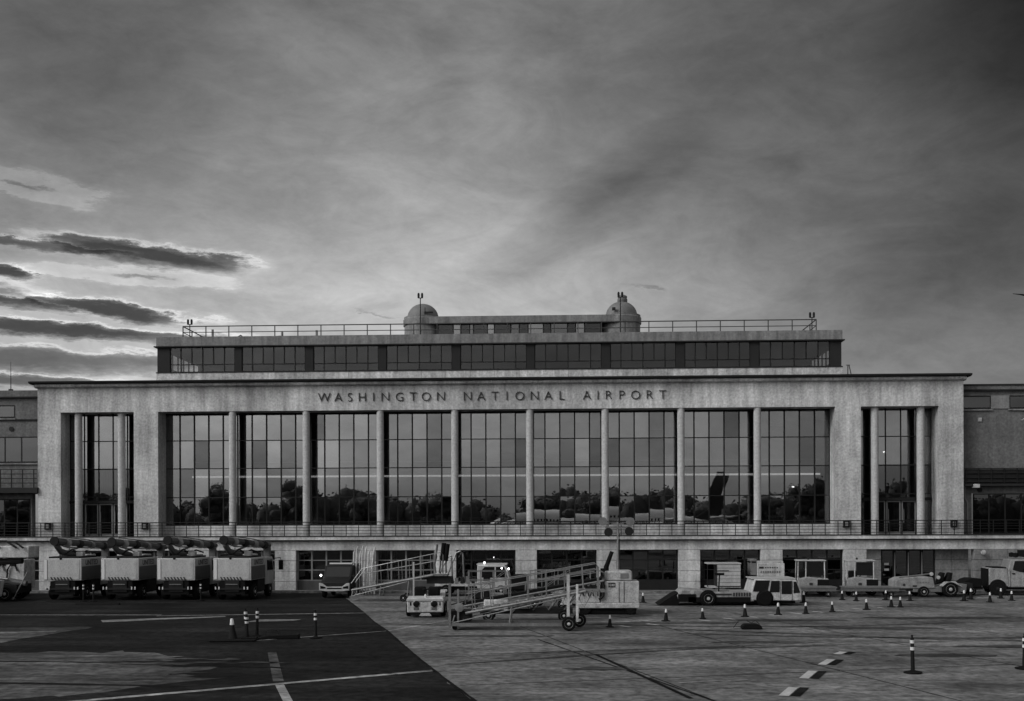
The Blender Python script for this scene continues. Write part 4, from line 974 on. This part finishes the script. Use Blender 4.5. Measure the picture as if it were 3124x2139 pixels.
B(-.8, .85, 0, 1.5, .95, 1.95).build('housing', 'white2', o, bevel=.03)
B(-1.17, -.8, .2, 1.4, 1.2, 2.2).build('side_housing', 'mid', o, bevel=.02); B(-1.17, .8, .2, 1.4, 1.96, 2.06).build('roof_panel', 'white2', o)
B(-.70, -.42, -.012, -.001, 1.62, 1.74).build('vent', 'ink', o)
for k in range(6): MB().lathe([(.045, -.012), (.045, 0), (.01, 0)], (-.3 + k * .14, 0, 1.68), 8, 'y').build('vent', 'ink', o)
for k in range(9): B(-.62 + k * .14, -.53 + k * .14, -.012, -.001, 1.34, 1.48).build('vent', 'mid', o)
B(-.72, -.4, -.012, -.001, 1.10, 1.18).build('label_plate', 'ink', o); B(-.15, .3, -.012, -.001, 1.08, 1.17).build('label_plate', 'ink', o)
B(-.8, .85, .1, 1.4, .4, .95).build('chassis', 'dark', o)
for x in (-.5, .55):
    for s, y in ((-1, .15), (1, 1.35)): wheel(o, x, y, .24, .16, s)
def bag_tractor(lab, loc, rz):
    o = thing('baggage_tractor', lab, 'tractor', loc, rz, 'baggage tractors with canopies')
    MB().ext([(-.85, .35), (-.85, 1.0), (-.35, 1.12), (.95, 1.02), (.98, .35)], 'xz', -.05, 1.3).build('body', 'greyed', o, bevel=.06)
    B(-.95, .80, -.1, 1.35, 2.08, 2.15).build('canopy', 'white', o, bevel=.02)
    for x, y in ((-.88, 0), (-.88, 1.22), (-.4, 0), (.72, 0), (.72, 1.22)): MB().tube((x, y, .9), (x * .97, y, 2.1), .035).build('canopy_post', 'white2', o)
    B(-.32, .66, -.012, .012, 1.2, 2.02).build('windscreen', 'wglass', o)
    B(.28, .96, -.075, -.052, .50, .96).build('radiator_grille', 'black', o); B(-.2, .0, -.075, -.052, .62, .76).build('headlight', 'ink', o)
    B(-.7, -.2, .4, .9, .95, 1.45).build('seat', 'black', o, bevel=.06)
    MB().path([(-.1, .6, 1.0), (.1, .5, 1.35)], .03).build('steering_column', 'black', o)
    MB().lathe([(.06, 2.15), (.06, 2.24), (.02, 2.28)], (-.2, .6, 0), 10).build('beacon', 'dark', o)
    B(-.95, 1.0, -.02, 1.28, .22, .36).build('bumper', 'dark', o)
    for x in (-.55, .6):
        for s, y in ((-1, .02), (1, 1.25)): wheel(o, x, y, .27, .2, s)
bag_tractor('canopied baggage tractor right of the dotted air unit', (15.45, -3.2, 0), R(-6))
bag_tractor('canopied baggage tractor between the dark window and the recessed doors', (18.4, -3.2, 0), R(-8))
for lab, x in (('long flat baggage cart in front of the left canopied tractor', 14.9), ('long flat baggage cart in front of the right canopied tractor', 18.6)):
    o = thing('flat_cart', lab, 'cart', (x, -4.9, 0), 0, 'flat baggage carts')
    B(-1.6, 1.6, 0, 1.4, .52, .60).build('deck', 'mid', o); B(-1.55, 1.55, .05, 1.35, .34, .515).build('side_rail', 'mid', o)
    for k in range(12): B(-1.45 + k * .25, -1.33 + k * .25, .03, .049, .37, .43).build('roller', 'alu', o)
    for xx in (-1.1, 1.1):
        for s, y in ((-1, .15), (1, 1.25)): wheel(o, xx, y, .17, .12, s)
# low open tractor
o = thing('tow_tractor', 'low open tow tractor with long hood and big rear wheels', 'tractor', (0, -4.8, 0))
MB().ext([(19.95, .48), (19.95, .98), (20.3, 1.14), (21.2, 1.2), (22.15, 1.18), (22.3, .5)], 'xz', 0, 1.5).build('hood', 'greyed', o, bevel=.06)
MB().path([(20.2, .1, 1.16), (21.1, .05, 1.26), (22.0, .2, 1.36)], .05).build('hood_rail', 'alu', o)
MB().ext([(21.0, .28), (24.1, .28), (24.15, .75), (23.5, .82), (22.6, .62), (21.0, .55)], 'xz', .05, 1.45).build('frame', 'mid', o, bevel=.03)
MB().ext([(22.55, .66), (22.85, .90), (23.4, .92), (23.75, .68), (23.8, .6), (23.3, .86), (22.9, .84), (22.65, .62)], 'xz', -.14, .2).build('mudguard', 'white2', o)
for x in (22.7, 23.15): MB().ext([(x - .22, .85), (x + .12, .85), (x + .24, 1.42), (x + .05, 1.45), (x - .12, 1.1)], 'xz', .2, .75).build('seat', 'black', o, bevel=.05)
for x, z in ((22.05, 1.36), (22.45, 1.16)): MB().lathe([(.02, -.03), (.11, -.02), (.11, .04)], (x, -.02, z), 12, 'y').build('lamp', 'lens', o)
MB().lathe([(.08, -.012), (.08, 0), (.01, 0)], (20.45, -.002, .72), 10, 'y').build('headlight', 'ink', o); B(20.95, 21.2, -.012, -.001, .6, .7).build('vent', 'ink', o)
for k in range(5): B(21.2 + k * .16, 21.3 + k * .16, -.012, -.001, .82, .9).build('vent', 'mid', o)
B(23.9, 24.6, .4, 1.1, .4, .8).build('hitch_gear', 'dark', o)
for s, y in ((-1, .0), (1, 1.5)): wheel(o, 21.58, y, .32, .26, s); wheel(o, 23.12, y, .46, .34, s)
# covered trailer and wheels in the shade right of it
o = thing('covered_trailer', 'low dark trailer with sloping cover left of the pickup', 'trailer', (25.1, -3.5, 0))
MB().ext([(-1.0, .5), (-.5, .95), (-.2, 1.05), (.35, 1.02), (.4, .5)], 'xz', 0, 1.3).build('cover', 'black', o, bevel=.03); B(-1.3, .5, .1, 1.2, .35, .5).build('frame', 'dark', o)
for s, y in ((-1, .1), (1, 1.2)): wheel(o, -.2, y, .28, .18, s)
# pickup
o = thing('pickup_truck', 'white pickup truck facing right with roof light bar, cut by the picture edge', 'pickup', (25.95, -3.4, 0), R(-9))
MB().ext([(0, .62), (0, 1.66), (1.05, 1.62), (1.15, .55)], 'xz', 0, 1.95).build('bed', 'greyed', o, bevel=.04)
cab = MB().ext([(1.08, .50), (1.08, 1.62), (1.25, 2.18), (2.25, 2.2), (2.85, 1.6), (2.9, .5)], 'xz', 0, 1.95).build('cab', 'greyed', o, bevel=.06)
MB().ext([(1.34, 1.55), (1.46, 2.08), (2.12, 2.1), (2.12, 1.38), (1.7, 1.44)], 'xz', -.014, -.001).build('side_window', 'wglass', cab); MB().ext([(2.2, 1.4), (2.2, 2.1), (2.72, 1.6), (2.74, 1.4)], 'xz', -.014, -.001).build('side_window', 'wglass', cab)
for x in (1.22, 2.16): B(x - .01, x + .01, -.012, -.001, .55, 1.5).build('door_gap', 'dark', cab)
B(1.3, 1.46, -.05, -.001, 1.3, 1.36).build('handle', 'black', cab); B(1.95, 2.2, -.22, -.02, 1.40, 1.62).build('mirror', 'black', cab)
MB().ext([(2.9, .55), (2.9, 1.62), (4.1, 1.5), (4.35, 1.2), (4.4, .55)], 'xz', 0, 1.95).build('bonnet', 'greyed', o, bevel=.07)
B(-.08, -.002, .1, 1.85, .5, 1.6).build('tailgate', 'black', o); B(0, 4.3, .2, 1.75, .36, .6).build('chassis', 'black', o)
B(.2, 1.0, .1, 1.85, 1.63, 1.70).build('bed_rail', 'black', o)
for y in (.4, 1.4): MB().lathe([(.02, 0), (.16, .04), (.16, .26), (.02, .3)], (1.6, y, 2.28), 12).build('roof_lamp', 'black', cab)
B(2.0, 3.4, .2, 1.7, 2.32, 2.72).build('roof_box', 'black', cab)
for x in (.5, 3.45):
    for s, y in ((-1, .1), (1, 1.85)): wheel(o, x, y, .42, .28, s, 'dark')
    MB().lathe([(.50, -.012), (.50, .02), (.02, .02)], (x, .0, .48), 20, 'y').build('wheel_arch', 'black', o)

# ------------------------------------------------------------------ cones, posts, mats
def cone(label, x, y, h=.62, grp='traffic cones along the parking row'):
    o = thing('traffic_cone', label, 'cone', (x, y, 0), random.uniform(0, 1.5), grp)
    put('base', cone_me[0], o); put('body', cone_me[1], o); put('collar', cone_me[2], o)
    k = h / .68 * random.uniform(.88, 1.08); o.scale = (k, k, k); o.rotation_euler[0] = random.gauss(0, .02); o.rotation_euler[1] = random.gauss(0, .02)
cone_me = [MB().ext([(-.19, -.13), (-.13, -.19), (.13, -.19), (.19, -.13), (.19, .13), (.13, .19), (-.13, .19), (-.19, .13)], 'xy', 0, .035).mesh('base', 'black'),
           MB().lathe([(.14, .035), (.12, .06), (.055, .43)], (0, 0, 0), 16).mesh('body', 'cone'), MB().lathe([(.056, .43), (.066, .44), (.05, .58), (.035, .62), (.01, .62)], (0, 0, 0), 14).mesh('collar', 'reflect')]
CONES = [(2.14, -23.75, 'dark traffic cone just right of the near stairs wheels'), (4.8, -20.92, 'white-topped cone right of the generator cart'), (6.61, -19.72, 'white-topped cone before the black ramp of the pushback tractor'),
 (8.76, -18.47, 'white-topped cone before the left wheel gap of the pushback tractor'), (10.49, -17.53, 'white-topped cone before the crew cab of the pushback tractor'), (11.98, -16.76, 'white-topped cone before the right end of the pushback tractor'),
 (13.55, -15.57, 'front-row cone just right of the pushback tractor'), (15.59, -14.32, 'front-row cone left of the close pair of cones'), (17.35, -12.57, 'left cone of the close pair'), (17.81, -12.57, 'right cone of the close pair'),
 (16.2, -7.19, 'back-row cone in front of the gap between flat carts'), (16.78, -7.98, 'back-row cone below the right canopied tractor, left one'), (18.66, -7.19, 'back-row cone at the hood of the tow tractor'), (19.78, -7.98, 'back-row cone at the front wheel of the tow tractor'),
 (22.78, -7.97, 'dark cone just behind the rear wheel of the tow tractor'), (23.66, -6.64, 'cone before the low covered trailer'), (23.82, -9.0, 'largest cone between the tow tractor and the pickup'), (25.68, -5.82, 'cone under the tail of the pickup'), (25.52, -7.71, 'rightmost cone, before the door of the pickup'),
 (4.67, -9.29, 'lone cone in the shade behind the generator cart'), (13.55, -9.27, 'lone cone at the right nose of the pushback tractor')]
for x, y, lab in CONES: cone(lab, x, y)
dm = [MB().lathe([(.22, 0), (.22, .03), (.08, .07), (.05, .09)], (0, 0, 0), 16).mesh('base', 'black'), MB().lathe([(.048, .09), (.042, 1.0), (.02, 1.04), (.03, 1.08), (.005, 1.10)], (0, 0, 0), 12).mesh('post', 'cone'), MB().lathe([(.053, 0), (.053, .09)], (0, 0, 0), 12).mesh('band', 'reflect')]
def delineator(label, x, y, h=1.08, zz=(.88, .70), s=1.0):
    o = thing('delineator_post', label, 'post', (x, y, 0), random.uniform(0, 3), 'delineator posts on the apron')
    put('base', dm[0], o); put('post', dm[1], o)
    for z in zz: put('band', dm[2], o, (0, 0, z))
    o.scale = (s, s, h / 1.08); o.rotation_euler[0] = random.gauss(0, .015); o.rotation_euler[1] = random.gauss(0, .02)
delineator('left one of the two banded posts before the leftmost white truck', -27.5, -8.58); delineator('right one of the two banded posts before the leftmost white truck', -26.92, -8.58)
delineator('single banded post before the rightmost white truck', -20.8, -8.03)
delineator('tall banded post at the back left of the post cluster', -12.24, -28.2, 1.12, s=1.25); delineator('tall banded post at the back right of the post cluster', -11.9, -27.9, 1.12, s=1.25); delineator('front right banded post of the post cluster', -12.0, -28.9, .95, s=1.4)
cone('broad cone with two white bands at the left of the post cluster', -12.5, -29.07, .98, 'delineator posts on the apron')
delineator('slim banded post standing alone on the dark asphalt', -9.44, -28.43, s=1.15)
delineator('tall dark post with white bands alone on the right foreground concrete', 10.35, -37.79, 1.1, (.86, .66), 1.2); delineator('banded post cut off by the right picture edge', 13.97, -36.8, 1.05, (.86, .66), 1.2)
o = thing('rubber_mat', 'long black rubber block lying on the asphalt by the post cluster', 'mat', (-10.85, -28.6, 0), R(8))
MB().ext([(-.85, 0), (.8, 0), (.78, .16), (-.3, .15), (-.7, .08)], 'xz', -.25, .25).build('slab', 'black', o, bevel=.02); MB().path([(-.5, 0, .1), (-.45, 0, .3), (-.25, 0, .36), (-.05, 0, .3), (0, 0, .12)], .012).build('handle', 'dark', o)
o = thing('rubber_mat', 'flat black base slab under the post cluster', 'mat', (-12.3, -29.0, 0), R(5))
B(-.95, .75, -.75, .5, .0, .05).build('slab', 'black', o, bevel=.02); B(.15, .7, -.3, .2, .05, .09).build('pad', 'black', o, bevel=.01)
o = thing('wheel_chock', 'black domed rubber chock with loose cable on the concrete', 'chock', (8.0, -24.5, 0))
MB().ext([(-.44, 0), (.44, 0), (.36, .16), (.2, .22), (-.3, .22), (-.42, .14)], 'xz', -.2, .2).build('block', 'black', o, bevel=.03); MB().path([(-.7, .3, .02), (-.5, .3, .3), (-.2, .2, .34), (0, .1, .24)], .015).path([(.0, .1, .24), (.2, .2, .34), (.35, .1, .18)], .015).build('cable', 'dark', o)
o = thing('kerb_hump', 'long thin black cable hump before the leftmost white truck', 'hump', (-25.6, -11.0, 0), R(2))
MB().ext([(-.14, 0), (.14, 0), (.06, .08), (-.06, .08)], 'yz', -1.2, 1.2).build('hump', 'black', o); MB().ext([(-.16, 0), (.16, 0), (.08, .09), (-.08, .09)], 'yz', .3, .8).build('coupling', 'black', o)

# birds at the right edge
def bird(label, loc, m, span, rz, tilt, k=1.0):
    o = thing('bird', label, 'bird', loc, rz); o.scale = (k, k, k)
    b = MB().path([(0, -.26, 0), (0, -.17, .02), (0, 0, 0), (0, .14, .02), (0, .22, .04), (0, .29, .03)], [.01, .05, .085, .06, .045, .008], 10)
    for s in (-1, 1):
        L = span / 2
        b.add([(s * .05, .10, .03), (s * .05, -.10, .03), (s * L * .45, -.10, .03 + tilt * L * .6), (s * L * .45, .12, .05 + tilt * L * .6), (s * L, -.10, .02 + tilt * L), (s * L * .8, .08, .04 + tilt * L), (s * .05, 0, .0), (s * L * .45, 0, .02 + tilt * L * .6)], [(0, 1, 2, 3), (3, 2, 4, 5), (0, 3, 7, 6), (1, 6, 7, 2), (3, 5, 4, 7), (2, 7, 4)])
    b.add([(-.03, -.24, .01), (.03, -.24, .01), (.10, -.42, 0), (-.10, -.42, 0), (0, -.3, .03)], [(0, 1, 4), (1, 2, 4), (2, 3, 4), (3, 0, 4), (0, 3, 2, 1)])
    b.build('body', m, o)
bird('dark bird flying in from the right edge of the sky', (21.35, -20, 14.62), 'bird', 1.25, R(6), .10, 1.45)
bird('white gull wing tip before the right wing of the terminal', (28.78, -3, 10.98), 'gull', 1.5, R(-8), -.5)

# ------------------------------------------------------------------ behind the camera: the airliner it is aboard and the trees the windows mirror
o = thing('airliner', 'white airliner with dark tail fin mirrored low in the window wall', 'airliner', (0, -84.0, 4.15))
prof = [(.05, -10.2), (.6, -9.9), (1.15, -9.0), (1.6, -7.6), (1.85, -6.0), (1.9, -4.5), (1.9, 13), (1.75, 16), (1.35, 19.5), (.85, 22.5), (.35, 24.8), (.05, 25.3)]
MB().lathe(prof, (0, 0, 0), 32, 'x').build('fuselage', 'plane', o)
MB().ext([(19.0, 1.4), (22.8, 1.0), (24.6, 7.2), (23.1, 7.2), (21.0, 2.6)], 'xz', -.15, .15).build('tail_fin', 'fin', o)
for s in (-1, 1):
    MB().add([(7.2, s * 1.5, -1.0), (13.2, s * 1.5, -1.0), (16.8, s * 16.5, .4), (15.3, s * 16.5, .4), (7.2, s * 1.5, -.55), (13.2, s * 1.5, -.85), (16.8, s * 16.5, .5), (15.3, s * 16.5, .55)], [(0, 1, 2, 3), (4, 7, 6, 5), (0, 4, 5, 1), (1, 5, 6, 2), (2, 6, 7, 3), (3, 7, 4, 0)]).build('wing', 'plane', o)
    MB().add([(20.8, s * .5, .7), (23.6, s * .4, .7), (25.6, s * 6.5, 1.1), (24.2, s * 6.5, 1.1), (20.8, s * .5, .9), (23.6, s * .4, .85), (25.6, s * 6.5, 1.2), (24.2, s * 6.5, 1.2)], [(0, 1, 2, 3), (4, 7, 6, 5), (0, 4, 5, 1), (1, 5, 6, 2), (2, 6, 7, 3), (3, 7, 4, 0)]).build('tailplane', 'plane', o)
    MB().lathe([(.7, 0), (.95, .3), (1.0, 1.2), (.85, 2.8), (.5, 3.8), (.3, 3.9)], (6.6, s * 5.0, -2.2), 18, 'x').build('engine', 'plane', o)
    MB().tube((9.8, s * 2.6, -1.0), (9.8, s * 2.6, -3.4), .16).build('gear_leg', 'alu', o)
    for dy in (-.4, .4): wheel(o, 9.8, s * 2.6 + dy, .55, .35, s).location[2] = -3.6
MB().tube((-5.5, 0, -1.5), (-5.5, 0, -3.6), .12).build('gear_leg', 'alu', o)
for dy in (-.25, .25): wheel(o, -5.5, dy, .38, .2, 1).location[2] = -3.77
wm_ = MB().ext([(-.11, -.16), (.11, -.16), (.13, 0), (.11, .16), (-.11, .16), (-.13, 0)], 'xz', 0, .02).mesh('cabin_window', 'wglass')
for i in range(36):
    x = -4.3 + i * .52
    put('cabin_window', wm_, o, (x, 1.862, .42))

def tree_mesh(seed, h, rx):
    rnd = random.Random(seed); lf = MB(); tk = MB()
    top = h * .55
    tk.path([(0, 0, 0), (.1, .05, top * .5), (.0, .1, top)], [.35, .27, .18], 8)
    blobs = []
    for i in range(26):
        a = rnd.uniform(0, 6.28); r = rnd.uniform(.15, .8) * rx; z = h * rnd.uniform(.14, .84)
        r *= 1 - max(0, (z / h - .55)) * 1.2
        c = Vector((math.cos(a) * r, math.sin(a) * r, z)); blobs.append((c, rnd.uniform(.26, .44) * rx))
        tk.path([(0, .05, top * rnd.uniform(.5, 1)), tuple(c)], [.12, .03], 5)
    for c, br in blobs:
        lf.ball(c, br * .82, br * .82, br * .74)
        for k in range(200):
            d = Vector((rnd.gauss(0, 1), rnd.gauss(0, 1), rnd.gauss(0, .8))).normalized() * br * rnd.uniform(.35, 1.1)
            p = c + d; u = Vector((rnd.gauss(0, 1), rnd.gauss(0, 1), rnd.gauss(0, 1))).normalized(); w = u.orthogonal().normalized(); s = rnd.uniform(.2, .42)
            lf.add([p + u * s, p + w * s * .6, p - u * s, p - w * s * .6], [(0, 1, 2, 3)])
    return tk.mesh('trunk', 'bark'), lf.mesh('crown', 'leaf')
TM = [tree_mesh(3, 14, 5.5), tree_mesh(8, 17, 6.5), tree_mesh(21, 12, 6.0)]
spots = []
for i in range(16): spots.append((-165 + i * 19.5 + random.uniform(-5, 5), -208 + random.uniform(-5, 6), random.choice((0, 1, 2))))
for i, (x, y, k) in enumerate(spots):
    o = thing('tree', 'leafy tree of the far row mirrored dark in the window wall', 'tree', (x, y, 0), random.uniform(0, 6), 'trees mirrored in the window wall')
    put('trunk', TM[k][0], o); put('crown', TM[k][1], o); o.scale = (random.uniform(1.1, 1.5), random.uniform(1.0, 1.3), random.uniform(.68, 1.0))
rnd = random.Random(77); wd = MB()
for i in range(330):
    x = -230 + 440 * i / 330 + rnd.uniform(-1, 1); h = 11.6 + 1.9 * math.sin(x * .085) + 1.2 * math.sin(x * .21 + 1) + rnd.uniform(-.7, .7); y = rnd.uniform(-234, -218); br = rnd.uniform(3.2, 4.6)
    wd.ball((x, y, h * .5), br * .92, br * .92, h * .50)
    for k in range(200):
        d = Vector((rnd.gauss(0, 1), rnd.gauss(0, 1), rnd.gauss(0, 1))).normalized() * rnd.uniform(.4, 1.05)
        p = Vector((x + d.x * br, y + d.y * br, max(.2, h * .5 + d.z * h * .55))); u = Vector((rnd.gauss(0, 1), rnd.gauss(0, 1), rnd.gauss(0, 1))).normalized(); w = u.orthogonal().normalized(); q = rnd.uniform(.32, .6)
        wd.add([p + u * q, p + w * q * .7, p - u * q, p - w * q * .7], [(0, 1, 2, 3)])
o = struct('far_wood', wd, 'leaf', 'stuff')
tag(o, 'dark distant wood behind the mirrored trees', 'wood')
